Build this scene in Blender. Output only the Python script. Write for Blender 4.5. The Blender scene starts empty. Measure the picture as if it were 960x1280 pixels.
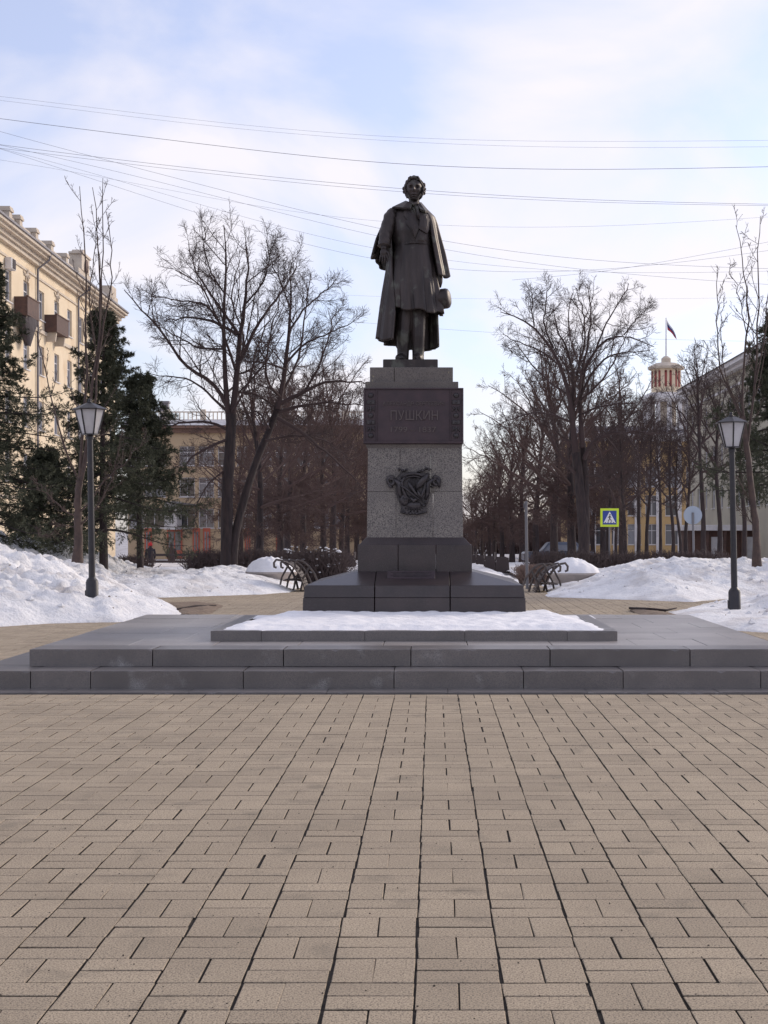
import bpy, bmesh, math, random
import numpy as np
from mathutils import Vector, Matrix
SC = bpy.context.scene
COL = SC.collection
rnd = random.Random(7)
R = math.radians
# ------------------------------------------------------------------ camera, sky, sun, exposure
FPX, CX, CY, EYE = 1920.0, 541.0, 662.0, 1.5      # focal length and vanishing point in photo pixels, eye height in m
cam_d = bpy.data.cameras.new('camera'); cam = bpy.data.objects.new('camera', cam_d); COL.objects.link(cam)
cam.location = (0, 0, EYE); cam.rotation_euler = (R(90), 0, 0)
cam_d.sensor_fit = 'VERTICAL'; cam_d.sensor_height = 36.0
cam_d.lens = 36.0 * FPX / 1280.0
cam_d.shift_x = -(CX - 480) / 1280.0
cam_d.shift_y = (CY - 640) / 1280.0
cam_d.clip_start = 0.1; cam_d.clip_end = 3000
SC.camera = cam
SUN_EL, SUN_AZ = R(23), R(50)                     # azimuth from the viewing axis (+Y) towards the right (+X)
w = bpy.data.worlds.new('World'); SC.world = w; w.use_nodes = True
nt = w.node_tree; nt.nodes.clear()
def wn(t, **k):
    n = nt.nodes.new(t)
    for a, b in k.items(): setattr(n, a, b)
    return n
wo = wn('ShaderNodeOutputWorld'); bg = wn('ShaderNodeBackground')
sky = wn('ShaderNodeTexSky', sky_type='NISHITA', sun_disc=False)
sky.sun_elevation = SUN_EL; sky.sun_rotation = SUN_AZ; sky.altitude = 150; sky.air_density = 1.0; sky.dust_density = 1.5; sky.ozone_density = 1.6
sk = wn('ShaderNodeVectorMath', operation='MULTIPLY'); sk.inputs[1].default_value = (.86, .91, 1.15)
tc = wn('ShaderNodeTexCoord'); sep = wn('ShaderNodeSeparateXYZ'); nt.links.new(tc.outputs['Generated'], sep.inputs[0])
ad = wn('ShaderNodeMath', operation='ADD'); ad.inputs[1].default_value = 0.22
ab = wn('ShaderNodeMath', operation='ABSOLUTE'); nt.links.new(sep.outputs['Z'], ab.inputs[0]); nt.links.new(ab.outputs[0], ad.inputs[0])
dv = wn('ShaderNodeVectorMath', operation='DIVIDE'); cmb = wn('ShaderNodeCombineXYZ')
for i in range(3): nt.links.new(ad.outputs[0], cmb.inputs[i])
nt.links.new(tc.outputs['Generated'], dv.inputs[0]); nt.links.new(cmb.outputs[0], dv.inputs[1])
mp = wn('ShaderNodeMapping'); mp.inputs['Scale'].default_value = (1.0, 0.7, 1.0); mp.inputs['Rotation'].default_value = (0, 0, R(-25)); mp.inputs['Location'].default_value = (0.35, 0.2, 0)
nt.links.new(dv.outputs[0], mp.inputs[0])
nz = wn('ShaderNodeTexNoise'); nz.inputs['Scale'].default_value = 2.1; nz.inputs['Detail'].default_value = 7; nz.inputs['Roughness'].default_value = 0.5; nz.inputs['Distortion'].default_value = 0.5
nt.links.new(mp.outputs[0], nz.inputs['Vector'])
cr = wn('ShaderNodeValToRGB'); cr.color_ramp.elements[0].position = 0.42; cr.color_ramp.elements[1].position = 0.64
cr.color_ramp.elements[0].color = (0.34, 0.34, 0.34, 1); cr.color_ramp.elements[1].color = (0.92, 0.92, 0.92, 1)
nt.links.new(nz.outputs['Fac'], cr.inputs[0])
mx = wn('ShaderNodeMix', data_type='RGBA')
mx.inputs[7].default_value = (5.95, 5.65, 5.9, 1)   # thin bright cloud, before the 0.1 strength below
nt.links.new(sky.outputs[0], sk.inputs[0]); nt.links.new(sk.outputs[0], mx.inputs[6]); nt.links.new(cr.outputs[0], mx.inputs[0])
nt.links.new(mx.outputs[2], bg.inputs[0]); bg.inputs[1].default_value = 0.1
nt.links.new(bg.outputs[0], wo.inputs[0])
sl = bpy.data.lights.new('sun', 'SUN'); sl.energy = 1.3; sl.angle = R(18); sl.color = (1.0, 0.86, 0.68)
so = bpy.data.objects.new('sun', sl); COL.objects.link(so)
sd = Vector((math.sin(SUN_AZ) * math.cos(SUN_EL), math.cos(SUN_AZ) * math.cos(SUN_EL), math.sin(SUN_EL)))
so.rotation_euler = sd.to_track_quat('Z', 'Y').to_euler()
SC.view_settings.view_transform = 'Standard'; SC.view_settings.look = 'None'; SC.view_settings.exposure = 0.78; SC.view_settings.gamma = 1.0
SC.render.engine = 'CYCLES'
SC.cycles.max_bounces = 5; SC.cycles.diffuse_bounces = 3; SC.cycles.use_denoising = True

def P(px, py, Y):      # the place at distance Y that the photo shows at px, py
    return Vector(((px - CX) * Y / FPX, Y, EYE - (py - CY) * Y / FPX))
def G(px, py):         # the ground point there
    Y = EYE * FPX / (py - CY); return ((px - CX) * Y / FPX, Y)
def gz(x, y): return -0.0125 * max(0.0, y - 42.0)

# ------------------------------------------------------------------ materials
def mat(name, base, rough=0.7, metal=0.0, base2=None, scale=8.0, detail=4.0, lo=0.35, hi=0.65, bump=0.0, bscale=60.0, bdist=0.01,
        speck=None, sscale=300.0, slo=0.45, shi=0.6, island=0.0, stain=None, stscale=0.6, stlo=0.52, sthi=0.7, stretch=None, spec=0.5, coords='pos', trans=0.0):
    m = bpy.data.materials.new(name); m.use_nodes = True
    t = m.node_tree; L = t.links.new; b = t.nodes['Principled BSDF']
    b.inputs['Roughness'].default_value = rough; b.inputs['Metallic'].default_value = metal
    b.inputs['Specular IOR Level'].default_value = spec
    def c4(c): return (c[0], c[1], c[2], 1)
    N = t.nodes.new
    if coords == 'pos':
        co = N('ShaderNodeNewGeometry').outputs['Position']
    else:
        co = N('ShaderNodeTexCoord').outputs['Object']
    if stretch:
        mpn = N('ShaderNodeMapping'); mpn.inputs['Scale'].default_value = stretch; L(co, mpn.inputs[0]); co2 = mpn.outputs[0]
    else: co2 = co
    def noise(sc, det=4.0, v=None, rg=0.55):
        n = N('ShaderNodeTexNoise'); n.inputs['Scale'].default_value = sc; n.inputs['Detail'].default_value = det; n.inputs['Roughness'].default_value = rg
        L(v if v is not None else co, n.inputs['Vector']); return n.outputs['Fac']
    def ramp(f, a, z):
        r = N('ShaderNodeMapRange'); r.inputs[1].default_value = a; r.inputs[2].default_value = z; L(f, r.inputs[0]); r.clamp = True; return r.outputs[0]
    def mix(f, a, z, mode='MIX'):
        x = N('ShaderNodeMix'); x.data_type = 'RGBA'; x.blend_type = mode
        if isinstance(f, float): x.inputs[0].default_value = f
        else: L(f, x.inputs[0])
        for k, v in ((6, a), (7, z)):
            if isinstance(v, tuple): x.inputs[k].default_value = v
            else: L(v, x.inputs[k])
        return x.outputs[2]
    col = c4(base)
    if base2 is not None: col = mix(ramp(noise(scale, detail, co2), lo, hi), col, c4(base2))
    if stain is not None: col = mix(ramp(noise(stscale, 5.0), stlo, sthi), col, c4(stain))
    if speck is not None: col = mix(ramp(noise(sscale, 2.0, rg=0.7), slo, shi), col, c4(speck))
    if island > 0:
        g = N('ShaderNodeNewGeometry').outputs['Random Per Island']; oi = N('ShaderNodeObjectInfo').outputs['Random']
        s = N('ShaderNodeMath'); s.operation = 'ADD'; L(g, s.inputs[0]); L(oi, s.inputs[1])
        f = N('ShaderNodeMath'); f.operation = 'FRACT'; L(s.outputs[0], f.inputs[0])
        mr = N('ShaderNodeMapRange'); mr.inputs[3].default_value = 1 - island; mr.inputs[4].default_value = 1 + island; L(f.outputs[0], mr.inputs[0])
        hs = N('ShaderNodeHueSaturation'); L(mr.outputs[0], hs.inputs['Value'])
        if isinstance(col, tuple): hs.inputs['Color'].default_value = col
        else: L(col, hs.inputs['Color'])
        col = hs.outputs[0]
    if isinstance(col, tuple): b.inputs['Base Color'].default_value = col
    else: L(col, b.inputs['Base Color'])
    if bump > 0:
        bn = N('ShaderNodeBump'); bn.inputs['Strength'].default_value = bump; bn.inputs['Distance'].default_value = bdist
        L(noise(bscale, 6.0, co2 if stretch else None, 0.65), bn.inputs['Height']); L(bn.outputs[0], b.inputs['Normal'])
    if trans > 0:
        tr = N('ShaderNodeBsdfTranslucent'); ms = N('ShaderNodeMixShader'); ms.inputs[0].default_value = trans
        if isinstance(col, tuple): tr.inputs[0].default_value = col
        else: L(col, tr.inputs[0])
        out = t.nodes['Material Output']; L(b.outputs[0], ms.inputs[1]); L(tr.outputs[0], ms.inputs[2]); L(ms.outputs[0], out.inputs['Surface'])
    return m
M = {}
M['paver'] = mat('concrete_paver', (.46, .37, .262), .9, base2=(.375, .30, .212), scale=.9, speck=(.17, .135, .10), sscale=135, slo=.48, shi=.62, island=.09, stain=(.30, .245, .175), stscale=3.4, stlo=.57, sthi=.71, bump=.8, bscale=140, bdist=.006)
M['joint'] = mat('joint_dirt', (.026, .022, .020), .95, base2=(.060, .048, .036), scale=40, bump=.5, bscale=120)
M['step_granite'] = mat('step_granite', (.205, .180, .168), .30, base2=(.15, .132, .125), scale=2.5, speck=(.11, .105, .108), sscale=160, slo=.46, shi=.62, island=.10, stain=(.34, .325, .315), stscale=2.6, stlo=.60, sthi=.74, bump=.10, bscale=130, bdist=.004)
M['slab'] = mat('toplit_granite_slab', (.36, .325, .30), .34, base2=(.28, .252, .235), scale=1.6, speck=(.14, .13, .13), sscale=150, slo=.5, shi=.64, island=.10, stain=(.40, .375, .345), stscale=1.2, stlo=.56, sthi=.74, bump=.08, bscale=130, bdist=.004)  # paler copy of the step granite: brighter light on the tops painted in
M['dark_granite'] = mat('dark_polished_granite', (.052, .038, .038), .34, base2=(.038, .029, .030), scale=4, speck=(.12, .10, .105), sscale=190, slo=.58, shi=.70, island=.08, bump=.05, bscale=60)
M['grey_granite'] = mat('grey_granite', (.255, .228, .20), .6, base2=(.20, .178, .162), scale=2.2, speck=(.075, .066, .066), sscale=100, slo=.47, shi=.57, island=.06, bump=.12, bscale=120, bdist=.003)
M['brown_granite'] = mat('brown_grey_granite', (.185, .158, .138), .6, base2=(.135, .115, .105), scale=3, speck=(.07, .062, .06), sscale=95, slo=.50, shi=.62, island=.08, stain=(.34, .29, .19), stscale=5, stlo=.66, sthi=.72, bump=.1, bscale=120)
M['bronze'] = mat('bronze', (.066, .051, .048), .48, metal=.45, base2=(.033, .027, .027), scale=9, stretch=(1, 1, .14), stain=(.100, .098, .084), stscale=5.5, stlo=.57, sthi=.66, bump=.18, bscale=40, bdist=.006)
M['bronze_plate'] = mat('bronze_plate', (.070, .046, .052), .45, metal=.4, base2=(.050, .036, .042), scale=5, bump=.1, bscale=30)
M['letter'] = mat('worn_bronze_letters', (.108, .085, .082), .4, metal=.4)
M['bronze_relief'] = mat('bronze_relief', (.075, .066, .068), .42, metal=.55, base2=(.045, .04, .043), scale=14, bump=.15, bscale=50)
M['snow'] = mat('snow', (.92, .91, .91), .75, base2=(.78, .77, .78), scale=1.6, lo=.40, hi=.75, stain=(.50, .45, .42), stscale=1.0, stlo=.50, sthi=.80, bump=.7, bscale=9, bdist=.10, speck=(.34, .30, .28), sscale=26, slo=.72, shi=.78, spec=.3)
M['clean_snow'] = mat('clean_snow', (.92, .91, .92), .75, base2=(.84, .83, .85), scale=4, bump=.5, bscale=14, bdist=.03, spec=.3)
M['ground'] = mat('trodden_ground', (.55, .54, .56), .9, base2=(.24, .22, .22), scale=.5, lo=.40, hi=.62, bump=.3, bscale=6)
M['soil'] = mat('bare_soil', (.17, .12, .085), .95, base2=(.27, .205, .15), scale=9, bump=.8, bscale=30, bdist=.03)
M['bark'] = mat('bark', (.050, .034, .032), .9, base2=(.026, .019, .020), scale=14, stretch=(1, 1, .2), bump=.8, bscale=22, bdist=.03)
M['twig'] = mat('twigs', (.060, .038, .036), .9)
M['alley_twig'] = mat('reddish_twigs', (.088, .053, .046), .9)
M['sap_bark'] = mat('sapling_bark', (.085, .055, .045), .8, base2=(.055, .037, .034), scale=10)
M['needle'] = mat('spruce_needles', (.090, .094, .058), .75, base2=(.052, .057, .036), scale=2.0, spec=.3)
M['stucco'] = mat('yellow_stucco', (.80, .67, .49), .9, base2=(.73, .60, .43), scale=.5, bump=.2, bscale=25, stain=(.60, .44, .28), stscale=.35, stlo=.56, sthi=.75)
M['stucco_tan'] = mat('tan_stucco', (.56, .43, .28), .9, base2=(.47, .35, .23), scale=.5)
M['stucco_pale'] = mat('pale_stucco', (.46, .43, .34), .9, base2=(.39, .36, .29), scale=.4)
M['stucco_ochre'] = mat('ochre_stucco', (.58, .40, .19), .9, base2=(.50, .34, .17), scale=.4)
M['trim'] = mat('pale_trim', (.62, .54, .44), .85, base2=(.52, .44, .36), scale=1.5)
M['white'] = mat('white_paint', (.72, .70, .70), .7, base2=(.60, .58, .58), scale=2)
M['roof'] = mat('grey_roof', (.22, .21, .23), .6, base2=(.16, .15, .17), scale=1.5)
M['roof_brown'] = mat('brown_eaves', (.20, .12, .09), .8)
M['glass'] = mat('window_glass', (.17, .18, .21), .12, island=.75, spec=.8)
M['frame'] = mat('window_frame', (.66, .65, .67), .6)
M['redwood'] = mat('red_frame', (.30, .07, .06), .7)
M['shop'] = mat('red_shopfront', (.50, .13, .08), .7)
M['brown'] = mat('brown_wood', (.14, .07, .05), .75, base2=(.09, .05, .04), scale=6)
M['balcony'] = mat('balcony_panel', (.115, .065, .052), .8, base2=(.08, .048, .042), scale=4)
M['net'] = mat('dark_net', (.055, .045, .05), .9, bump=.6, bscale=20)
M['iron'] = mat('black_iron', (.020, .019, .024), .45, base2=(.032, .028, .032), scale=12, bump=.08, bscale=30)
M['wrought'] = mat('bronzed_iron', (.13, .10, .085), .5, base2=(.06, .05, .05), scale=10)
M['milk_glass'] = mat('frosted_glass', (.84, .83, .84), .45, base2=(.76, .74, .76), scale=6, trans=.5)
M['concrete'] = mat('concrete', (.50, .44, .40), .85, base2=(.40, .35, .32), scale=4, bump=.2, bscale=60)
M['slat'] = mat('dark_slat', (.045, .030, .028), .7)
M['steel'] = mat('grey_steel', (.17, .165, .175), .5, metal=.3)
M['blue'] = mat('sign_blue', (.03, .06, .28), .5)
M['lime'] = mat('sign_lime', (.62, .78, .04), .5)
M['signwhite'] = mat('sign_white', (.75, .75, .78), .5)
M['signback'] = mat('sign_back', (.33, .38, .45), .5)
M['hedge'] = mat('hedge_twigs', (.085, .060, .055), .9)
M['wire'] = mat('cable', (.20, .20, .23), .6)
M['flag_white'] = mat('flag_white', (.60, .60, .62), .8); M['flag_blue'] = mat('flag_blue', (.03, .06, .20), .8); M['flag_red'] = mat('flag_red', (.42, .04, .04), .8)
M['cloth_dark'] = mat('dark_cloth', (.025, .022, .03), .9); M['cloth_brown'] = mat('brown_cloth', (.06, .04, .04), .9)
M['hat_red'] = mat('red_hat', (.45, .03, .04), .9); M['skin'] = mat('skin', (.45, .28, .21), .6)
M['car'] = mat('car_paint', (.10, .12, .17), .3); M['tyre'] = mat('tyre', (.02, .02, .02), .9)
M['dry_bush'] = mat('dry_bush_twigs', (.22, .15, .12), .9)

# ------------------------------------------------------------------ mesh helpers
def raw_mesh(name, V, quads=None, tris=None, smooth=False):
    me = bpy.data.meshes.new(name)
    V = np.asarray(V, np.float32).reshape(-1, 3)
    q = np.zeros((0, 4), np.int32) if quads is None or len(quads) == 0 else np.asarray(quads, np.int32)
    t = np.zeros((0, 3), np.int32) if tris is None or len(tris) == 0 else np.asarray(tris, np.int32)
    me.vertices.add(len(V)); me.vertices.foreach_set('co', V.ravel())
    nl = q.size + t.size; me.loops.add(nl); me.loops.foreach_set('vertex_index', np.concatenate([q.ravel(), t.ravel()]))
    me.polygons.add(len(q) + len(t))
    st = np.concatenate([np.arange(len(q)) * 4, q.size + np.arange(len(t)) * 3]).astype(np.int32)
    me.polygons.foreach_set('loop_start', st)
    me.polygons.foreach_set('use_smooth', np.full(len(q) + len(t), bool(smooth)))
    me.update(calc_edges=True)
    return me
class MB:
    def __init__(s): s.v = []; s.f = []
    def add(s, V, F):
        o = len(s.v); s.v += [tuple(p) for p in V]; s.f += [tuple(i + o for i in f) for f in F]; return s
    def box(s, x0, x1, y0, y1, z0, z1, b=0.0, top=None):
        """box; b chamfers every edge; top=(x0,x1,y0,y1) tapers the top"""
        t = top or (x0, x1, y0, y1)
        if b <= 0:
            V = [(x0, y0, z0), (x1, y0, z0), (x1, y1, z0), (x0, y1, z0), (t[0], t[2], z1), (t[1], t[2], z1), (t[1], t[3], z1), (t[0], t[3], z1)]
            return s.add(V, [(3, 2, 1, 0), (4, 5, 6, 7), (0, 1, 5, 4), (1, 2, 6, 5), (2, 3, 7, 6), (3, 0, 4, 7)])
        bm = bmesh.new()
        V = [bm.verts.new(p) for p in [(x0, y0, z0), (x1, y0, z0), (x1, y1, z0), (x0, y1, z0), (t[0], t[2], z1), (t[1], t[2], z1), (t[1], t[3], z1), (t[0], t[3], z1)]]
        for f in [(3, 2, 1, 0), (4, 5, 6, 7), (0, 1, 5, 4), (1, 2, 6, 5), (2, 3, 7, 6), (3, 0, 4, 7)]: bm.faces.new([V[i] for i in f])
        bmesh.ops.bevel(bm, geom=bm.edges[:], offset=b, segments=1, affect='EDGES')
        bm.verts.index_update()
        r = s.add([v.co for v in bm.verts], [[v.index for v in f.verts] for f in bm.faces]); bm.free(); return r
    def tube(s, pts, rad, n=8, caps=True, flat=1.0):
        pts = [Vector(p) for p in pts]
        if not hasattr(rad, '__len__'): rad = [rad] * len(pts)
        V = []; F = []; ref = None
        for i, p in enumerate(pts):
            t = (pts[min(i + 1, len(pts) - 1)] - pts[max(i - 1, 0)]).normalized()
            if ref is None:
                ref = Vector((0, 0, 1)) if abs(t.z) < .9 else Vector((1, 0, 0))
            u = (ref - t * ref.dot(t)).normalized(); ref = u; v = t.cross(u)
            for k in range(n):
                a = 2 * math.pi * k / n
                V.append(p + u * math.cos(a) * rad[i] + v * math.sin(a) * rad[i] * flat)
        for i in range(len(pts) - 1):
            for k in range(n):
                F.append((i * n + k, i * n + (k + 1) % n, (i + 1) * n + (k + 1) % n, (i + 1) * n + k))
        if caps: F.append(tuple(range(n - 1, -1, -1))); F.append(tuple((len(pts) - 1) * n + k for k in range(n)))
        return s.add(V, F)
    def lathe(s, prof, c=(0, 0, 0), n=16, capb=True, capt=True, rot=0.0, axis=None):
        V = []; F = []
        q = Vector((0, 0, 1)).rotation_difference(Vector(axis).normalized()).to_matrix() if axis else None
        for r, z in prof:
            for k in range(n):
                a = 2 * math.pi * k / n + rot; p = Vector((r * math.cos(a), r * math.sin(a), z))
                if q is not None: p = q @ p
                V.append(p + Vector(c))
        for i in range(len(prof) - 1):
            for k in range(n): F.append((i * n + k, i * n + (k + 1) % n, (i + 1) * n + (k + 1) % n, (i + 1) * n + k))
        if capb: F.append(tuple(range(n - 1, -1, -1)))
        if capt: F.append(tuple((len(prof) - 1) * n + k for k in range(n)))
        return s.add(V, F)
    def sphere(s, c, r, n=10, m=7, sc=(1, 1, 1)):
        V = [(c[0], c[1], c[2] - r * sc[2])]; F = []
        for i in range(1, m):
            th = math.pi * i / m
            for k in range(n):
                a = 2 * math.pi * k / n
                V.append((c[0] + r * sc[0] * math.sin(th) * math.cos(a), c[1] + r * sc[1] * math.sin(th) * math.sin(a), c[2] - r * sc[2] * math.cos(th)))
        V.append((c[0], c[1], c[2] + r * sc[2])); L = len(V) - 1
        for k in range(n):
            F.append((0, 1 + (k + 1) % n, 1 + k)); F.append((L, L - n + k, L - n + (k + 1) % n))
        for i in range(m - 2):
            for k in range(n): F.append((1 + i * n + k, 1 + i * n + (k + 1) % n, 1 + (i + 1) * n + (k + 1) % n, 1 + (i + 1) * n + k))
        return s.add(V, F)
    def plate(s, front, back):
        """closed plate from two rings with the same number of points"""
        n = len(front); V = list(front) + list(back)
        F = [tuple(range(n)), tuple(range(2 * n - 1, n - 1, -1))] + [((k + 1) % n, k, n + k, n + (k + 1) % n) for k in range(n)]
        return s.add(V, F)
    def mesh(s, name, smooth=False, recalc=True):
        me = bpy.data.meshes.new(name); me.from_pydata(s.v, [], s.f)
        if recalc:
            bm = bmesh.new(); bm.from_mesh(me); bmesh.ops.recalc_face_normals(bm, faces=bm.faces[:]); bm.to_mesh(me); bm.free()
        if smooth: me.polygons.foreach_set('use_smooth', [True] * len(me.polygons))
        me.update(); return me
def link(name, me, m=None, parent=None, loc=None, rot=None, scale=None):
    o = bpy.data.objects.new(name, me); COL.objects.link(o)
    if m is not None and me is not None and len(me.materials) == 0: me.materials.append(m)
    if parent is not None: o.parent = parent
    if loc is not None: o.location = loc
    if rot is not None: o.rotation_euler = rot
    if scale is not None: o.scale = scale
    return o
def obj(name, mb, m, parent=None, loc=None, rot=None, smooth=False): return link(name, mb.mesh(name, smooth), m, parent, loc, rot)
def tag(o, label, cat, group=None):
    o['label'] = label; o['category'] = cat
    if group: o['group'] = group
    return o
def thing(name, label, cat, loc=(0, 0, 0), rz=0.0, group=None):
    o = bpy.data.objects.new(name, None); COL.objects.link(o); o.location = loc; o.rotation_euler = (0, 0, rz); o.empty_display_size = .3
    return tag(o, label, cat, group)
def structure(o): o['kind'] = 'structure'; return o
def stuff(o): o['kind'] = 'stuff'; return o
def dup(root, loc, rz=None, scale=None, label=None):
    r = root.copy(); COL.objects.link(r); r.location = loc
    if rz is not None: r.rotation_euler = (0, 0, rz)
    if scale is not None: r.scale = scale
    if label: r['label'] = label
    for ch in list(root.children):
        c = ch.copy(); COL.objects.link(c); c.parent = r
        for g in list(ch.children):
            d = g.copy(); COL.objects.link(d); d.parent = c
    return r
def shade_by_angle(o, ang=35):
    me = o.data; me.polygons.foreach_set('use_smooth', [True] * len(me.polygons)); me.set_sharp_from_angle(angle=R(ang))
def resample(pts, n_):
    pts = np.asarray(pts, float); d = np.concatenate([[0], np.cumsum(np.linalg.norm(np.diff(pts, axis=0), axis=1))]); t = np.linspace(0, d[-1], n_)
    # smooth by a Catmull-like double pass
    q = np.stack([np.interp(t, d, pts[:, i]) for i in range(3)], -1)
    for _ in range(2): q[1:-1] = .25 * q[:-2] + .5 * q[1:-1] + .25 * q[2:]
    return q
# value noise for height fields
_ng = np.random.default_rng(3).random((256, 256))
def vnoise(x, y):
    xi = np.floor(x).astype(int); yi = np.floor(y).astype(int); fx = x - xi; fy = y - yi
    fx = fx * fx * (3 - 2 * fx); fy = fy * fy * (3 - 2 * fy)
    g = lambda a, b: _ng[a & 255, b & 255]
    return (g(xi, yi) * (1 - fx) + g(xi + 1, yi) * fx) * (1 - fy) + (g(xi, yi + 1) * (1 - fx) + g(xi + 1, yi + 1) * fx) * fy
def fbm(x, y, o=5):
    s = 0; a = .5
    for i in range(o): s = s + a * (vnoise(x * 2 ** i + 17 * i, y * 2 ** i + 31 * i) - .5); a *= .55
    return s

# ------------------------------------------------------------------ ground and paving
n = 60
xs = np.linspace(-1500, 1500, n); xs = np.sign(xs) * (np.abs(xs) / 1500) ** 2.2 * 1500
ys = np.concatenate([np.linspace(-60, 42, 8), 42 + np.linspace(0, 1, 40)[1:] ** 2.5 * 2400])
gx, gy = np.meshgrid(xs, ys); gzv = np.where(gy > 42, -0.0125 * np.minimum(gy - 42, 260), 0) - .05
idx = np.arange(gx.size).reshape(gx.shape)
Q = np.stack([idx[:-1, :-1], idx[:-1, 1:], idx[1:, 1:], idx[1:, :-1]], -1).reshape(-1, 4)
structure(link('ground', raw_mesh('ground', np.stack([gx, gy, gzv], -1), Q), M['ground']))
pave = MB().box(-14, 14, -6, 42, -.045, -.0095)
pave = structure(obj('square_paving', pave, M['joint']))
W = .2865; X0 = -.058; YB = 1.5 * FPX / (1262.3 - CY)
PLAT_X0, PLAT_X1 = -3.91, 3.50
def paver_layout():
    out = []
    for k in range(-48, 49):
        for j in range(-28, 130):
            xa = X0 + k * W; ya = YB + j * W
            if ya < -2 or ya > 41 or abs(xa) > 13: continue
            if xa > -4.75 and xa + W < 4.3 and ya > 14.05 and ya < 20.7: continue
            if ya + W > 13.98 and ya < 14.05 and -4.9 < xa < 4.4: continue
            if (k + j) % 2 == 0: out += [(xa + W * .25, ya + W / 2, 1), (xa + W * .75, ya + W / 2, 1)]
            else: out += [(xa + W / 2, ya + W * .25, 0), (xa + W / 2, ya + W * .75, 0)]
    return out
lay = paver_layout()
def in_view(x, y):
    if y < 4.4: return False
    px = CX + x * FPX / y; py = CY + EYE * FPX / y
    return -20 < px < 980 and py < 1300
vis = sorted([p for p in lay if in_view(p[0], p[1])], key=lambda p: p[1])
near = set(vis[:300])
def paver_v(w_, d_, j=0.0, rr=None):
    c = .0022
    a, b = w_ / 2, d_ / 2
    V = np.array([(-a, -b, -.035), (a, -b, -.035), (a, b, -.035), (-a, b, -.035), (-a, -b, -c), (a, -b, -c), (a, b, -c), (-a, b, -c),
                  (-a + c, -b + c, 0), (a - c, -b + c, 0), (a - c, b - c, 0), (-a + c, b - c, 0)], float)
    return V
PF = np.array([(8, 9, 10, 11), (4, 5, 9, 8), (5, 6, 10, 9), (6, 7, 11, 10), (7, 4, 8, 11), (0, 1, 5, 4), (1, 2, 6, 5), (2, 3, 7, 6), (3, 0, 4, 7)])
PMI = np.array([0, 0, 0, 0, 0, 1, 1, 1, 1], np.int32)
rg = np.random.default_rng(11)
def paver_dims():      # long side along X (0) or Y (1); joints along Y are wider
    return (W - .0066 - rg.random() * .004, W / 2 - .0075 - rg.random() * .003)
pmesh = {}
for o_ in (0, 1):
    pmesh[o_] = []
    for i in range(8):
        a, b = paver_dims()
        V = paver_v(a, b) if o_ == 0 else paver_v(W / 2 - .0050 - rg.random() * .003, W - .0075 - rg.random() * .003)
        V[8:, 2] += rg.normal(0, .0003, 4)
        V[4:, :2] += rg.normal(0, .0012, (8, 2))
        me = raw_mesh('paver', V, PF); me.materials.append(M['paver']); me.materials.append(M['joint']); me.polygons.foreach_set('material_index', PMI); pmesh[o_].append(me)
VV = []; FF = []; cnt = 0
for p in lay:
    dx, dy, dz, rz = rg.normal(0, .0017), rg.normal(0, .0010), rg.normal(0, .0004), rg.normal(0, .006)
    if p in near:
        link('paver', pmesh[p[2]][rg.integers(8)], None, pave, (p[0] + dx, p[1] + dy, dz), (rg.normal(0, .0012), rg.normal(0, .0012), rz))
    else:
        a, b = paver_dims()
        V = paver_v(a, b) if p[2] == 0 else paver_v(W / 2 - .0050 - rg.random() * .003, W - .0088)
        c, s = math.cos(rz), math.sin(rz)
        X = V[:, 0] * c - V[:, 1] * s + p[0] + dx; Yy = V[:, 0] * s + V[:, 1] * c + p[1] + dy
        VV.append(np.stack([X, Yy, V[:, 2] + dz], -1)); FF.append(PF + cnt * 12); cnt += 1
fpm = raw_mesh('far_pavers', np.concatenate(VV), np.concatenate(FF)); fpm.materials.append(M['paver']); fpm.materials.append(M['joint']); fpm.polygons.foreach_set('material_index', np.tile(PMI, cnt)); stuff(link('far_pavers', fpm, None, pave))

# ------------------------------------------------------------------ granite platform with two steps
plat = thing('granite_platform', 'wide grey granite platform with two low steps under the monument', 'platform', (0, 0, 0))
S1Y, S2Y, Z1, Z2 = 14.40, 14.87, .176, .343
def xat(px, Y): return (px - CX) * Y / FPX
def rough_block(x0, x1, y0, y1, z0, z1, c):
    n_ = max(3, int((x1 - x0) / .045)); V = []; F = []; rb = random.Random(int((x0 + 9) * 1000 + z1 * 7))
    chips = [(rb.uniform(x0, x1), rb.uniform(.012, .030), rb.uniform(.02, .06)) for _ in range(rb.randint(1, 4))]
    for i in range(n_ + 1):
        x = x0 + (x1 - x0) * i / n_; k = c * rb.uniform(.55, 1.5) + (.004 if i in (0, n_) else 0)
        for cx_, a, w_ in chips: k = max(k, a * (1 - abs(x - cx_) / w_))
        e_ = .003 if i in (0, n_) else 0
        V += [(x, y0 + e_, z0), (x, y0 + e_ + rb.uniform(0, .0012), z1 - k), (x, y0 + k * rb.uniform(.8, 1.1), z1 - e_), (x, y1, z1 - e_), (x, y1, z0)]
    for i in range(n_):
        for q in range(5): F.append((i * 5 + q, i * 5 + (q + 1) % 5, (i + 1) * 5 + (q + 1) % 5, (i + 1) * 5 + q))
    F += [(4, 3, 2, 1, 0), tuple(n_ * 5 + q for q in range(5))]
    return MB().add(V, F)
def blocks(name, cuts, y0, y1, z0, z1, mt, gap=.005, b=.006, parent=plat):
    for a, c in zip(cuts[:-1], cuts[1:]):
        j = rnd.uniform(-.004, .004)
        obj(name, rough_block(a + gap / 2, c - gap / 2, y0 + j, y1, z0, z1 + rnd.uniform(-.002, .002), b), mt, parent)
obj('foundation', MB().box(-4.30, 4.05, 15.0, 20.5, -.04, .14), M['joint'], plat)
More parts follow.
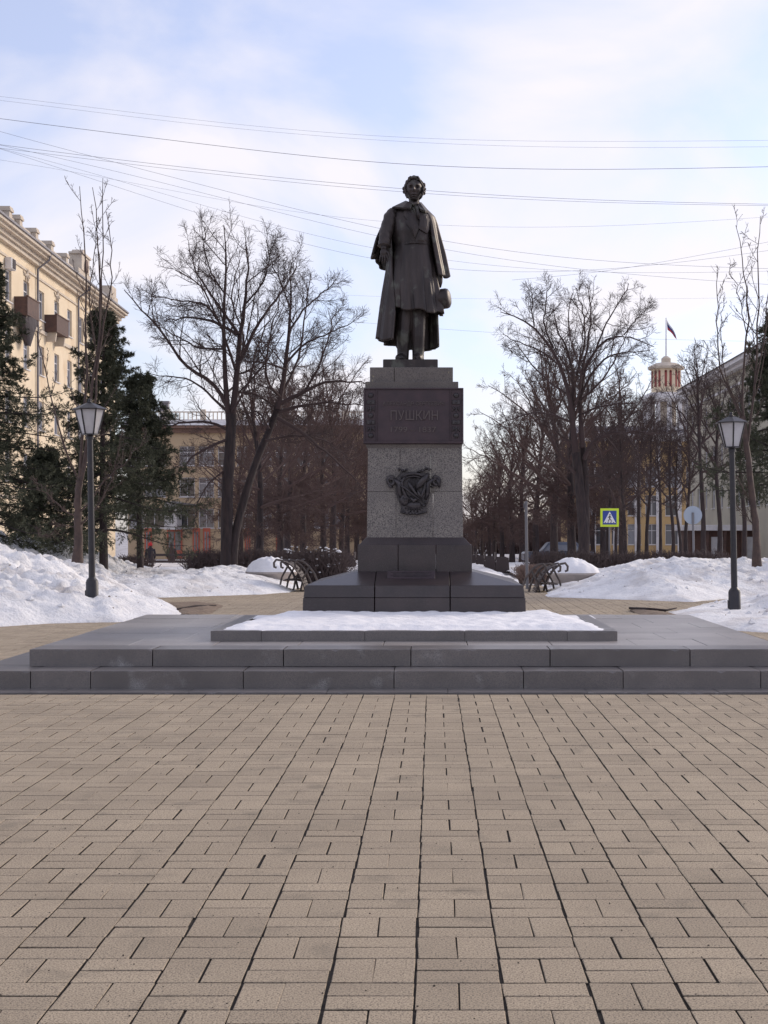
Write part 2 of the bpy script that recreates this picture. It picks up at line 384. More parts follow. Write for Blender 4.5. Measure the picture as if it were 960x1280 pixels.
# flush kerb strip at the foot of the steps
cut = [-5.2] + [xat(p, 14.05) for p in (76, 235, 408, 560, 735, 900)] + [4.7]
blocks('kerb_stone', cut, 14.06, 14.395, -.04, .012, M['step_granite'], b=.004)
cut = [-4.38] + [xat(p, S1Y) for p in (38, 113, 304, 492.5, 654.5, 779, 951)] + [3.97]
blocks('step_block', cut, S1Y, 15.02, -.02, Z1, M['step_granite'], gap=.008)
c2 = [PLAT_X0] + [xat(p, S2Y) for p in (190.6, 354.2, 513.6, 687.6, 862.6)] + [PLAT_X1]
blocks('step_block', c2, S2Y, 15.35, .178, Z2, M['step_granite'], gap=.010)
for sgn, xa, xb in ((-1, -4.38, PLAT_X0 + .12), (1, PLAT_X1 - .12, 3.97)):      # the lower step goes round the sides
    y = 15.03
    while y < 20.9:
        obj('step_block', MB().box(xa, xb, y, min(y + 1.45, 21.4) - .007, -.02, Z1, .006), M['step_granite'], plat); y += 1.45
xe = [PLAT_X0, -3.05, -2.2, -1.35, -.5, .35, 1.2, 2.05, 2.75, PLAT_X1]
y = 15.357; row = 0
while y < 20.95:
    off = .42 if row % 2 else 0
    e = [PLAT_X0] + [v + off for v in xe[1:-1] if v + off < PLAT_X1 - .2] + [PLAT_X1]
    for a, c in zip(e[:-1], e[1:]):
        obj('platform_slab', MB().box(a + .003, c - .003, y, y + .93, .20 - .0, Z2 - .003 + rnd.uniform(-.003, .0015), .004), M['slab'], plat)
    y += .936; row += 1
# raised kerb of the flower bed
BX0, BX1, BY = xat(263, 15.98), xat(772, 15.98), 15.98
cb = [BX0] + [xat(p, BY) for p in (326.5, 456, 581, 709)] + [BX1]
blocks('bed_kerb', cb, BY, BY + .16, Z2 - .002, .447, M['step_granite'], gap=.004, b=.005)
for xa in (BX0, BX1 - .16):
    obj('bed_kerb', MB().box(xa, xa + .16, BY + .165, 18.9, Z2 - .002, .447, .005), M['step_granite'], plat)
# snow and soil in the bed
def field(x0, x1, y0, y1, st, fn):
    xs = np.arange(x0, x1 + st, st); ys = np.arange(y0, y1 + st, st)
    gx, gy = np.meshgrid(xs, ys); z = fn(gx, gy); idx = np.arange(gx.size).reshape(gx.shape)
    Q = np.stack([idx[:-1, :-1], idx[:-1, 1:], idx[1:, 1:], idx[1:, :-1]], -1).reshape(-1, 4)
    return np.stack([gx, gy, z], -1).reshape(-1, 3), Q
def prune(V, Q, keep):
    m = keep[Q].any(axis=1); Q = Q[m]; used = np.unique(Q); mp_ = np.full(len(V), -1); mp_[used] = np.arange(len(used))
    return V[used], mp_[Q]
obj('bed_soil', MB().box(BX0 + .165, BX1 - .165, BY + .165, 18.9, Z2, .425), M['soil'], plat)
def bedz(x, y):
    dl = x - (BX0 + .07 + .40 * np.clip((y - 16.9) / 2, 0, 1) ** 1.0 + .06 * fbm(y * 2, x * 0 + 3)); dr = (BX1 - .07 - .35 * np.clip((y - 17.1) / 1.8, 0, 1)) - x + .1 * fbm(y * 2, x * 0 + 9)
    df = y - (BY + .02 + .10 * vnoise(x * 2.3, y * 0) + .05 * vnoise(x * 9, y * 0 + 4)); db = 18.75 - y + .1 * fbm(x * 2, y)
    d = np.minimum(np.minimum(dl, dr), np.minimum(df, db))
    return .438 + np.clip(d, -.1, .25) * .24 + (.05 * fbm(x * 2.2, y * 2.2) + .05 * fbm(x * 6, y * 6, 3)) * np.clip(d * 6, 0, 1) + np.clip((y - 17.6) * .03, 0, .03)
V, Q = field(BX0, BX1, BY, 18.9, .03, bedz); V, Q = prune(V, Q, V[:, 2] > .436)
tag(link('snow_patch', raw_mesh('snow_patch', V, Q, smooth=True), M['clean_snow']), 'flat sheet of clean white snow in the kerbed bed before the pedestal', 'snow')

# ------------------------------------------------------------------ pedestal
ped = thing('monument_pedestal', 'tall granite pedestal with bronze name plate and emblem under the statue', 'pedestal', (-.221, 19.63, .43))
PO = Vector((-.221, 19.63, .43))
def pbox(name, hw, z0, z1, m, b=.006, top=None, dx=0.0, parent=ped):
    z0 -= PO.z; z1 -= PO.z; t = None if top is None else (dx - top, dx + top, -top, top)
    return obj(name, MB().box(dx - hw, dx + hw, -hw, hw, z0, z1, b, t), m, parent)
HB = 1.332
jx = [-HB, xat(468.3, 18.3) - PO.x, xat(562.8, 18.3) - PO.x, HB]
for i in range(3):      # base course: three stones across, in two tiers, with a sloping top
    a, c = jx[i] + (.004 if i else 0), jx[i + 1] - (.006 if i < 2 else 0)
    for lo_, hi_, ins0, ins1 in ((.42, .685, 0, .006), (.688, .833, .012, .030)):
        x0 = a + (ins0 if i == 0 else 0); x1 = c - (ins0 if i == 2 else 0)
        t0 = a + (ins1 if i == 0 else 0); t1 = c - (ins1 if i == 2 else 0)
        obj('base_stone', MB().box(x0, x1, -HB + ins0, HB - ins0, lo_ - PO.z, hi_ - PO.z, .005, (t0, t1, -HB + ins1, HB - ins1)), M['dark_granite'], ped)
    tx = lambda v: v * (.72 / HB)
    obj('base_slope', MB().box(a + (.034 if i == 0 else 0), c - (.034 if i == 2 else 0), -HB + .034, HB - .034, .834 - PO.z, .985 - PO.z, .004,
                               (max(a, -.72), min(c, .72), -.72, .72)), M['dark_granite'], ped)
pj = [-.7055, xat(497.7, 18.93) - PO.x, xat(545, 18.93) - PO.x, .7055]
for i in range(3):
    obj('plinth_stone', MB().box(pj[i] + .002, pj[i + 1] - .002, -.7055, .7055, .97 - PO.z, 1.313 - PO.z, .005), M['dark_granite'], ped)
pbox('plinth_slope', .690, 1.312, 1.402, M['dark_granite'], .003, top=.606)
sj = [-.595, -.235, .225, .595]
for zi, (za, zb) in enumerate(((1.400, 1.97), (1.973, 2.545))):
    for i in range(3):
        f = lambda z: .597 - .012 * (z - 1.4)
        k0, k1 = f(za) / .595, f(zb) / .595
        a, c = sj[i] + .0012, sj[i + 1] - .0012
        s_ = (0, .05, -.04)[i] if zi else 0
        if i == 0: c += (.05 if zi else 0)
        if i == 1: a += (.05 if zi else 0); c -= (.03 if zi else 0)
        if i == 2: a -= (.03 if zi else 0)
        obj('shaft_stone', MB().box(a * k0 if i == 0 else a, c * k0 if i == 2 else c, -f(za), f(za), za - PO.z, zb - PO.z, .002,
                                    (a * k1 if i == 0 else a, c * k1 if i == 2 else c, -f(zb), f(zb))), M['grey_granite'], ped)
# frieze block that carries the plate: flares below
fx = xat(514.5, 19.0) - PO.x + .0
pbox('frieze_flare', .575, 2.49, 2.555, M['brown_granite'], .002, top=.602, dx=-.012)
pbox('frieze_block', .602, 2.556, 3.25, M['brown_granite'], .004, dx=-.018)
pbox('frieze_course', .578, 3.252, 3.335, M['brown_granite'], .004, dx=-.040)
for a, c in ((-.518, -.215), (-.212, .518)):
    obj('cap_stone', MB().box(a - .045 + .001, c - .045 - .001, -.518, .518, 3.336 - PO.z, 3.520 - PO.z, .005), M['brown_granite'], ped)
# bronze name plate
PY = -.602 - .045
plate = obj('name_plate', MB().box(-.618 - .018, .618 - .018, PY, -.600, 2.560 - PO.z, 3.252 - PO.z, .006), M['bronze_plate'], ped)
bt = MB(); cxp = -.018
for (a, c, z0, z1) in ((-.618, .618, 2.565, 2.592), (-.618, .618, 3.232, 3.249), (-.618, -.596, 2.594, 3.230), (.596, .618, 2.594, 3.230), (-.462, -.450, 2.594, 3.230), (.450, .462, 2.594, 3.230)):
    bt.box(a + cxp, c + cxp, PY - .022, PY + .002, z0 - PO.z, z1 - PO.z, .003)
obj('plate_border', bt, M['bronze_plate'], plate)
orn = MB(); ro = random.Random(5)
for sx in (-1, 1):
    z = 2.625
    k = 0
    xc = sx * .527 + cxp
    while z < 3.20:
        zc = z - PO.z + .035
        if k % 3 == 0: orn.sphere((xc, PY - .008, zc), .032, 10, 6, (1.1, .7, 1))
        elif k % 3 == 1:
            for s2 in (-1, 1):
                orn.tube([(xc + s2 * .045, PY - .006, zc - .03), (xc + s2 * .02, PY - .022, zc), (xc + s2 * .045, PY - .006, zc + .03)], [.006, .011, .006], 6)
            orn.box(xc - .008, xc + .008, PY - .02, PY + .004, zc - .035, zc + .035, .003)
        else:
            orn.box(xc - .05, xc + .05, PY - .018, PY + .004, zc - .026, zc + .026, .005); orn.sphere((xc, PY - .02, zc), .016, 8, 5)
        z += .083; k += 1
obj('plate_ornament', orn, M['bronze_relief'], plate)
def text(body, width, cap, name, m, parent, x, y, z, depth=.008, bold=.0):
    cu = bpy.data.curves.new(name, 'FONT'); cu.body = body; cu.align_x = 'CENTER'; cu.size = 1.0; cu.extrude = .5; cu.offset = bold
    o = bpy.data.objects.new(name, cu); COL.objects.link(o)
    dg = bpy.context.evaluated_depsgraph_get(); me = bpy.data.meshes.new_from_object(o.evaluated_get(dg)); bpy.data.objects.remove(o)
    v = np.empty(len(me.vertices) * 3, np.float32); me.vertices.foreach_get('co', v); v = v.reshape(-1, 3)
    w0 = v[:, 0].max() - v[:, 0].min(); h0 = v[:, 1].max() - v[:, 1].min()
    V = np.stack([(v[:, 0] - v[:, 0].mean() - (v[:, 0].max() + v[:, 0].min()) / 2 + v[:, 0].mean()) * width / w0, -v[:, 2] * depth * 2, (v[:, 1] - v[:, 1].min()) * cap / h0], -1)
    me.vertices.foreach_set('co', V.astype(np.float32).ravel()); me.update()
    me.materials.clear(); return link(name, me, m, parent, (x, y, z))
zpl = lambda py: EYE - (py - CY) * 18.95 / FPX - PO.z
text('АЛЕКСАНДР СЕРГЕЕВИЧ', .76, .058, 'lettering', M['letter'], plate, cxp, PY - .004, zpl(507.5))
text('ПУШКИН', .585, .118, 'lettering', M['letter'], plate, cxp + .01, PY - .006, zpl(524.8), depth=.013)
text('1799 – 1837', .56, .066, 'lettering', M['letter'], plate, cxp, PY - .004, zpl(540))
# bronze emblem on the shaft: lyre, quill, mask, scroll and leaves on a cartouche
def ex(cx_): return (475 + cx_ / 11.294 - CX) * 19.0 / FPX - PO.x
def ez(cy_): return EYE - (575 + cy_ / 11.294 - CY) * 19.0 / FPX - PO.z
SF = -.597
def e(cx_, cy_, d): return (ex(cx_), SF - d, ez(cy_))
out = [(230, 250), (300, 175), (420, 170), (560, 170), (660, 180), (720, 300), (700, 420), (690, 560), (650, 660), (670, 740), (600, 760), (520, 770), (430, 770), (350, 770), (280, 740), (300, 670), (250, 560), (215, 440)]
em = MB().plate([e(x * .97 + 14, y * .97 + 14, .035) for x, y in out], [e(x, y, -.004) for x, y in out])
emb = obj('bronze_emblem', em, M['bronze_relief'], ped)
d = MB()
# lyre arms and crossbar
for s in (-1, 1):
    pts = [(475 + s * 45, 560), (475 + s * 105, 520), (475 + s * 150, 420), (475 + s * 165, 320), (475 + s * 130, 240), (475 + s * 60, 205)]
    d.tube([e(x, y, .055) for x, y in pts], [.014, .02, .022, .02, .017, .012], 8)
d.tube([e(300, 250, .06), e(380, 205, .075), e(475, 190, .08), e(560, 205, .075), e(640, 260, .06)], [.012, .016, .018, .016, .012], 8)
d.tube([e(320, 285, .06), e(400, 240, .07), e(475, 228, .072), e(550, 240, .07), e(610, 285, .06)], [.008, .010, .012, .010, .008], 6)
for k in range(5): d.tube([e(430 + k * 22, 235, .055), e(440 + k * 18, 470, .055)], .005, 5)
d.tube([e(420, 520, .05), e(475, 580, .06), e(545, 520, .05)], [.02, .03, .02], 8)
obj('lyre', d, M['bronze_relief'], emb, smooth=True)
d = MB()       # quill and leaf stems crossing to lower right
d.tube([e(250, 340, .07), e(360, 400, .085), e(480, 500, .085), e(610, 600, .07)], [.006, .016, .012, .004], 7)
d.tube([e(395, 290, .07), e(430, 370, .09), e(500, 470, .085), e(600, 570, .06)], [.006, .026, .016, .005], 7)
d.tube([e(690, 190, .06), e(620, 280, .085), e(560, 350, .09), e(500, 430, .075)], [.012, .042, .04, .008], 8, flat=.5)
d.tube([e(520, 400, .07), e(550, 480, .08), e(590, 540, .07)], [.006, .018, .004], 6)
obj('quill', d, M['bronze_relief'], emb, smooth=True)
for cx_, cy_, s in ((160, 300, -1), (790, 300, 1)):       # scroll ends left and right
    d = MB()
    pts = [(cx_ + s * 50 * math.cos(a) * (1 - a / 12), cy_ + 55 * math.sin(a) * (1 - a / 12)) for a in np.linspace(-2.2, 5.6, 22)]
    d.tube([e(x, y, .03) for x, y in pts], [.022] * 22, 7)
    d.tube([e(cx_ - s * 30, cy_ - 40, .03), e(cx_ - s * 110, cy_ + 30, .05), e(cx_ - s * 110, cy_ + 150, .045), e(cx_ - s * 150, cy_ + 260, .03)], [.02, .034, .03, .02], 8)
    if s > 0: d.tube([e(800, 260, .04), e(830, 320, .05), e(840, 390, .03)], [.016, .024, .012], 7)
    else: d.tube([e(120, 350, .04), e(150, 385, .04), e(180, 380, .03)], [.012, .02, .010], 7)
    obj('scroll', d, M['bronze_relief'], emb, smooth=True)
d = MB()       # theatre mask lower left and leaf tufts
d.sphere(e(345, 560, .02), .075, 14, 10, (.9, .75, 1.1)); d.sphere(e(330, 540, .075), .014, 8, 6); d.sphere(e(385, 540, .07), .014, 8, 6); d.tube([e(357, 545, .075), e(357, 590, .085)], [.008, .014], 6)
d.sphere(e(480, 640, .02), .08, 14, 8, (1.3, .7, .75))
for k in range(9):
    a = -.2 + k * .44; d.tube([e(480 + 30 * math.cos(a), 640 + 20 * math.sin(a), .06), e(480 + 130 * math.cos(a), 650 + 70 * abs(math.sin(a)) + 20, .03)], [.012, .006], 6)
for cx_, cy_ in ((320, 150), (270, 130), (370, 140), (600, 150), (650, 120), (560, 160), (690, 130), (300, 290), (270, 340), (640, 400), (670, 440), (620, 460), (690, 380), (740, 370), (330, 740), (430, 755), (520, 760), (610, 740), (640, 600), (620, 640)):
    a = ro.uniform(0, 6.28); d.tube([e(cx_ - 42 * math.cos(a), cy_ - 22 * math.sin(a), .02), e(cx_, cy_, .055), e(cx_ + 42 * math.cos(a), cy_ + 22 * math.sin(a), .02)], [.004, .022, .004], 7)
obj('mask_and_leaves', d, M['bronze_relief'], emb, smooth=True)
# small plate leaning on the slope of the base
sp = MB().box(-.29, .29, -.012, .012, -.062, .062, .004); spo = obj('small_plate', sp, M['bronze_plate'], ped, (xat(514, 18.6) - PO.x, -.985, .945 - PO.z), (R(-42), 0, 0))
tl = MB()
for k in range(4): tl.box(-.25 + .03 * (k % 2), .25 - .04 * (k % 2), -.016, -.0125, .035 - k * .022, .042 - k * .022)
obj('plate_line', tl, M['bronze_relief'], spo)

# ------------------------------------------------------------------ bronze statue
ST = Vector((xat(513.5, 19.63), 19.63, 3.521)); SB = 3.641 - 3.521
sta = thing('bronze_statue', 'dark bronze statue of a curly haired man in a caped coat holding a hat', 'statue', ST)
obj('statue_base', MB().box(-.345, .345, -.33, .33, 0, SB, .008), M['bronze'], sta)
def sx(c): return c * .0021565 - .9559
def sz(c): return 2.5458 - .0021565 * c + SB
def interp(tab, z):
    tab = sorted(tab); zs = [t[0] for t in tab]
    return [float(np.interp(z, zs, [t[i] for t in tab])) for i in range(1, len(tab[0]))]
def shell(fn, th0, th1, nth, nv, thick=.02):
    """open shell: fn(theta, v) -> point; closed by an inner layer"""
    V = []; F = []
    for layer in (0, 1):
        for i in range(nv + 1):
            for k in range(nth + 1):
                th = th0 + (th1 - th0) * k / nth; V.append(fn(th, i / nv, layer * thick))
    N = (nv + 1) * (nth + 1); w_ = nth + 1
    for layer in (0, 1):
        for i in range(nv):
            for k in range(nth):
                a = layer * N + i * w_ + k; f = (a, a + 1, a + 1 + w_, a + w_); F.append(f if layer == 0 else f[::-1])
    for i in range(nv):
        for k in (0, nth): a = i * w_ + k; F.append((a, a + w_, a + w_ + N, a + N))
    for k in range(nth):
        for i in (0, nv): a = i * w_ + k; F.append((a, a + 1, a + 1 + N, a + N))
    return MB().add(V, F)
# coat: (z, cx, cy, rx, ry)
COAT = [(2.00, .035, .00, .085, .085), (1.965, .02, .005, .15, .11), (1.91, .005, .01, .235, .145), (1.82, .0, .01, .275, .17), (1.66, .005, .0, .262, .185), (1.49, .025, .0, .238, .17),
        (1.42, .025, .0, .245, .175), (1.15, .03, .0, .285, .205), (.9, .045, .0, .308, .225), (.70, .065, .0, .322, .24), (.58, .072, .0, .328, .245)]
def crease(t, p=.8): return 2 * abs(math.sin(t)) ** p - 1.2
def coat_hem(th):     # th from the front, positive to the right
    x = math.sin(th); return .625 + SB + .055 * max(0, -x) - .02 * max(0, x - .1) + .018 * math.sin(th * 6 + 1)
def coat_pt(th, v, off=0.0):
    zt, zb = 2.005 + SB, coat_hem(th); z = zt + (zb - zt) * v
    cx_, cy_, rx, ry = interp(COAT, z - SB)
    lowf = max(0.0, min(1.0, (1.45 + SB - z) / .75))
    fold = lowf * (.040 * math.sin(th * 5 + .6) + .085 * crease(th * 5.5 + .5 + .3 * math.sin(z * 3), .6) + .050 * crease(th * 10 + 1.1, .6))
    upf = (1 - lowf) * max(0, min(1, (1.9 + SB - z) / .2)) * (.012 * math.sin(th * 9 + z * 8) + .010 * math.sin(z * 22 + th * 4))
    if abs(z - (1.489 + SB)) < .03: upf -= .014 * (1 - abs(z - 1.489 - SB) / .03)
    k = 1 + fold + upf - off / .25
    return (cx_ + rx * k * math.sin(th), cy_ - ry * k * math.cos(th), z)
cm = shell(coat_pt, -math.pi, math.pi, 110, 70, .022)
coat = obj('coat', cm, M['bronze'], sta, smooth=True)
def front_y(x, z):
    cx_, cy_, rx, ry = interp(COAT, z - SB); t = max(-.97, min(.97, (x - cx_) / rx)); return cy_ - ry * math.sqrt(1 - t * t)
def flap(name, poly, lift0, lift1=None, parent=coat, mt=None):
    lift1 = lift1 or [lift0] * len(poly); F1 = []; F2 = []
    n_ = len(poly); P0 = []
    for i in range(n_):          # densify the outline so that it follows the chest
        a, b = poly[i], poly[(i + 1) % n_]
        for t in (0, .33, .66): P0.append((a[0] + (b[0] - a[0]) * t, a[1] + (b[1] - a[1]) * t))
    xm = sum(p[0] for p in P0) / len(P0); zm = sum(p[1] for p in P0) / len(P0)
    V = []; F = []; N = len(P0)
    for lay_ in (lift0, -.02):
        for s in (1.0, .55):
            for p in P0:
                x = sx(xm + (p[0] - xm) * s); z = sz(zm + (p[1] - zm) * s); V.append((x, front_y(x, z) - lay_ - (.008 if s < 1 and lay_ > 0 else 0), z))
        x = sx(xm); z = sz(zm); V.append((x, front_y(x, z) - lay_ - (.010 if lay_ > 0 else 0), z))
    for l in (0, 1):
        o = l * (2 * N + 1)
        for k in range(N):
            F.append((o + k, o + (k + 1) % N, o + N + (k + 1) % N, o + N + k)); F.append((o + N + k, o + N + (k + 1) % N, o + 2 * N))
    for k in range(N): F.append((k, (k + 1) % N, 2 * N + 1 + (k + 1) % N, 2 * N + 1 + k))
    return obj(name, MB().add(V, F), mt or M['bronze'], parent)
flap('lapel', [(405, 296), (425, 285), (455, 330), (495, 400), (470, 462), (440, 405), (415, 375), (420, 355), (403, 325)], .034)
flap('lapel', [(505, 300), (545, 315), (556, 350), (553, 405), (540, 432), (492, 408), (498, 360), (490, 330)], .040)
flap('overlap_edge', [(498, 405), (545, 432), (552, 480), (470, 490), (475, 455)], .012)
flap('waist_seam', [(405, 484), (480, 478), (555, 484), (556, 494), (480, 492), (405, 496)], .012)
flap('shirt_front', [(440, 252), (482, 252), (495, 300), (488, 345), (470, 315), (448, 280)], .012)
d = MB()
d.tube([(sx(466), -.125, sz(262)), (sx(480), -.16, sz(285)), (sx(486), -.185, sz(320)), (sx(488), -.19, sz(350))], [.02, .032, .03, .012], 8, flat=.6)
d.tube([(sx(440), -.10, sz(246)), (sx(462), -.135, sz(258)), (sx(490), -.11, sz(250))], [.02, .026, .02], 8)
obj('cravat', d, M['bronze'], coat, smooth=True)
# big turned-down collar of the cape
d = MB()
def collar(pts_in, pts_out, yin, yout, th=.02):
    V = []; F = []; n_ = len(pts_in)
    for lay_ in (0, th):
        for a in pts_in: V.append((sx(a[0]), a[2] + lay_, sz(a[1])))
        for a in pts_out: V.append((sx(a[0]), a[2] + lay_, sz(a[1]) - lay_))
    N = 2 * n_
    for k in range(n_ - 1):
        F.append((k, k + 1, n_ + k + 1, n_ + k)); F.append((N + k, N + n_ + k, N + n_ + k + 1, N + k + 1))
        F.append((n_ + k, n_ + k + 1, N + n_ + k + 1, N + n_ + k)); F.append((k + 1, k, N + k, N + k + 1))
    F += [(0, n_, N + n_, N), (n_ - 1, N + n_ - 1, N + 2 * n_ - 1, 2 * n_ - 1)]
    d.add(V, F)
collar([(450, 262, -.155), (430, 240, -.11), (413, 226, -.03), (415, 222, .07), (440, 218, .12)], [(446, 285, -.205), (395, 284, -.205), (335, 270, -.10), (328, 262, .06), (400, 250, .17)], 0, 0)
collar([(484, 262, -.15), (497, 244, -.11), (506, 236, -.03), (500, 226, .07), (440, 218, .12)], [(500, 292, -.205), (530, 302, -.19), (548, 292, -.09), (552, 280, .06), (480, 250, .17)], 0, 0)
obj('collar', d, M['bronze'], coat, smooth=False)
# long cloak skirt behind and to the left
CLOAK = [(1.60, -.02, .02, .27, .20), (1.20, -.01, .03, .300, .24), (.90, -.015, .04, .335, .27), (.62, -.03, .05, .350, .30), (.30, -.045, .06, .375, .33), (.15, -.05, .06, .38, .34)]
def cl_hem(th):   # th in degrees around: front edge at about -28 deg, through -90 (left), 180 (back) to 100 (right)
    return float(np.interp(th, [-265, -230, -180, -90, -60, -25], [.215, .17, .19, .315, .262, .25])) + SB + .012 * math.sin(R(th) * 9)
def cl_pt(th, v, off=0.0):
    thd = math.degrees(th); zt = 1.62 + SB; zb = cl_hem(thd); z = zt + (zb - zt) * v
    t = (thd + 265) / 240.0
    front = -62 + 35 * min(1, v / .75) ; thd2 = -265 + (front + 265) * t; th2 = R(thd2)
    cx_, cy_, rx, ry = interp(CLOAK, z - SB)
    a = min(1, v * 1.4)
    k = 1 + a * (.080 * crease(th2 * 6 + .4, .6) + .050 * crease(th2 * 11 + 1.3, .6) + .014 * math.sin(th2 * 27)) - off / .3
    return (cx_ + rx * k * math.sin(th2), cy_ - ry * k * math.cos(th2), z)
obj('cloak', shell(cl_pt, R(-265), R(-25), 100, 50, .022), M['bronze'], coat, smooth=True)
# shoulder cape, open in front, over the left arm of the figure
CAPE = [(2.00, .03, .03, .09, .09), (1.94, -.005, .03, .235, .17), (1.86, -.010, .04, .318, .22), (1.78, -.015, .05, .352, .24), (1.6, -.03, .06, .405, .27), (1.36, -.035, .08, .462, .30), (1.2, -.01, .08, .470, .31), (1.05, .0, .08, .49, .31)]
def cape_hem(thd): return float(np.interp(thd, [-310, -285, -270, -255, -140, -112, -90, -70], [1.10, 1.065, 1.20, 1.25, 1.19, 1.33, 1.36, 1.38])) + SB + .012 * math.sin(R(thd) * 12)
def cape_pt(th, v, off=0.0):
    thd = math.degrees(th); zt = 1.985 + SB; zb = cape_hem(thd); z = zt + (zb - zt) * v
    cx_, cy_, rx, ry = interp(CAPE, z - SB); a = min(1, v * 1.5)
    k = 1 + a * (.050 * crease(th * 7 + 1) + .034 * crease(th * 12 + .4) + .012 * math.sin(th * 31 + 2)) - off / .35
    return (cx_ + rx * k * math.sin(th), cy_ - ry * k * math.cos(th), z)
obj('shoulder_cape', shell(cape_pt, R(-312), R(-70), 100, 40, .022), M['bronze'], coat, smooth=True)
# sleeve of the bare hand, with a turned cuff
d = MB()
arm = [(-.215, -.03, 1.915), (-.255, -.06, 1.84), (-.295, -.10, 1.72), (-.318, -.135, 1.60), (-.332, -.18, 1.51), (-.336, -.20, 1.445)]
V = []; F = []
N_ = 18
for i in range(31):
    t = i / 30 * 5; k = min(4, int(t)); f = t - k
    p = Vector(arm[k]).lerp(Vector(arm[k + 1]), f); p.z += SB
    tn = (Vector(arm[k + 1]) - Vector(arm[k])).normalized(); u = Vector((1, 0, 0)); u = (u - tn * u.dot(tn)).normalized(); v2 = tn.cross(u)
    rr = float(np.interp(i / 30, [0, .25, .5, .8, .92, 1], [.075, .086, .084, .076, .072, .080]))
    for q in range(N_):
        a = 2 * math.pi * q / N_; r_ = rr * (1 + .05 * math.sin(a * 4 + i * .5) + .045 * math.sin(i * 1.3 + a * 2))
        V.append(p + u * math.cos(a) * r_ + v2 * math.sin(a) * r_)
for i in range(30):
    for q in range(N_): F.append((i * N_ + q, i * N_ + (q + 1) % N_, (i + 1) * N_ + (q + 1) % N_, (i + 1) * N_ + q))
F.append(tuple(range(N_ - 1, -1, -1))); F.append(tuple(30 * N_ + q for q in range(N_)))
d.add(V, F)
obj('sleeve', d, M['bronze'], coat, smooth=True)
# body: head, neck, trunk core, hand, legs and shoes as one continuous skin
b = MB()
HC = Vector((.043, -.035, 2.195 + SB))
hv = []; hf = []; NU, NV = 72, 56
def gs(x, z, x0, z0, wx, wz): return math.exp(-((x - x0) / wx) ** 2 - ((z - z0) / wz) ** 2)
for i in range(NV + 1):
    ph = math.pi * i / NV
    for k in range(NU):
        a = 2 * math.pi * k / NU
        x = math.sin(ph) * math.sin(a); y_ = -math.sin(ph) * math.cos(a); z = -math.cos(ph)
        X, Y_, Z = x * .104, y_ * .120, z * .158
        if Z < -.02: X *= 1 - .22 * min(1, (-Z - .02) / .13); 
        if y_ < 0:      # face
            Y_ *= .93
            fr = min(1, -y_ * 1.6)
            Y_ -= fr * (.044 * gs(X, Z, 0, -.024, .015, .022) + .028 * gs(X, Z, 0, .012, .011, .03) + .018 * gs(abs(X), Z, .036, .044, .028, .012) + .019 * gs(X, Z, 0, -.076, .027, .009) + .019 * gs(X, Z, 0, -.099, .023, .009) + .020 * gs(X, Z, 0, -.130, .024, .018) + .010 * gs(abs(X), Z, .055, -.02, .02, .025))
            Y_ += fr * (.038 * gs(abs(X), Z, .038, .016, .018, .014) + .018 * gs(X, Z, 0, -.0878, .03, .005) + .016 * gs(X, Z, 0, -.113, .02, .006))
            Y_ -= fr * .008 * gs(abs(X), Z, .038, .014, .010, .007)
        hv.append(HC + Vector((X, Y_, Z)))
for i in range(NV):
    for k in range(NU): hf.append((i * NU + k, i * NU + (k + 1) % NU, (i + 1) * NU + (k + 1) % NU, (i + 1) * NU + k))
b.add(hv, hf)
for s in (-1, 1): b.sphere(HC + Vector((s * .098, .01, -.01)), .026, 8, 6, (.5, .8, 1.2))
b.tube([(.04, .005, 2.11 + SB), (.038, .01, 2.03 + SB), (.03, .015, 1.93 + SB)], [.062, .066, .10], 14)
b.lathe([(.11, 1.95 + SB), (.17, 1.86 + SB), (.18, 1.5 + SB), (.19, 1.2 + SB), (.17, .86 + SB)], (.02, .02, 0), 18)
# legs and shoes
for xh, xk, xa, ya, toe in ((-.02, -.075, -.098, -.02, (-.165, -.20)), (.085, .093, .094, -.02, (.10, -.21))):
    b.tube([(xh, 0, .95 + SB), (xk, -.01, .55 + SB), (xa, ya, .32 + SB), (xa, ya + .01, .12 + SB), (xa + (toe[0] - xa) * .05, ya, .03 + SB)], [.105, .098, .088, .076, .075], 16)
    b.tube([(xa, ya + .05, .038 + SB), (xa + (toe[0] - xa) * .3, ya - .05, .04 + SB), (xa + (toe[0] - xa) * .75, ya - .13, .034 + SB), (toe[0], toe[1], .028 + SB)], [.052, .062, .052, .028], 14)
# forearm and hand hanging from the cuff: palm, four fingers, thumb
pw = Vector((-.338, -.200, 1.46 + SB))
b.tube([Vector((-.335, -.12, 1.53 + SB)), pw, pw + Vector((.0, -.012, -.055))], [.042, .036, .036], 12)
pm = pw + Vector((.0, -.020, -.10)); b.sphere(pm, .048, 12, 9, (1.0, .5, 1.1))
for k, (dx, ln, cv) in enumerate(((-.040, .080, .9), (-.014, .100, 1.0), (.012, .096, 1.0), (.038, .078, .9))):
    p0 = pm + Vector((dx * .9, -.004, -.030)); p1 = p0 + Vector((dx * .25, -.012, -ln * .46)); p2 = p1 + Vector((dx * .12, .004, -ln * .38)); p3 = p2 + Vector((0, .014, -ln * .28))
    b.tube([p0, p1, p2, p3], [.0115, .0105, .0098, .0075], 8)
t0 = pm + Vector((.040, -.012, .012)); b.tube([t0, t0 + Vector((.022, -.014, -.030)), t0 + Vector((.020, -.014, -.062))], [.016, .014, .010], 8)
body = obj('body', b, M['bronze'], sta)
rm = body.modifiers.new('skin', 'REMESH'); rm.mode = 'VOXEL'; rm.voxel_size = .0052; rm.use_smooth_shade = True
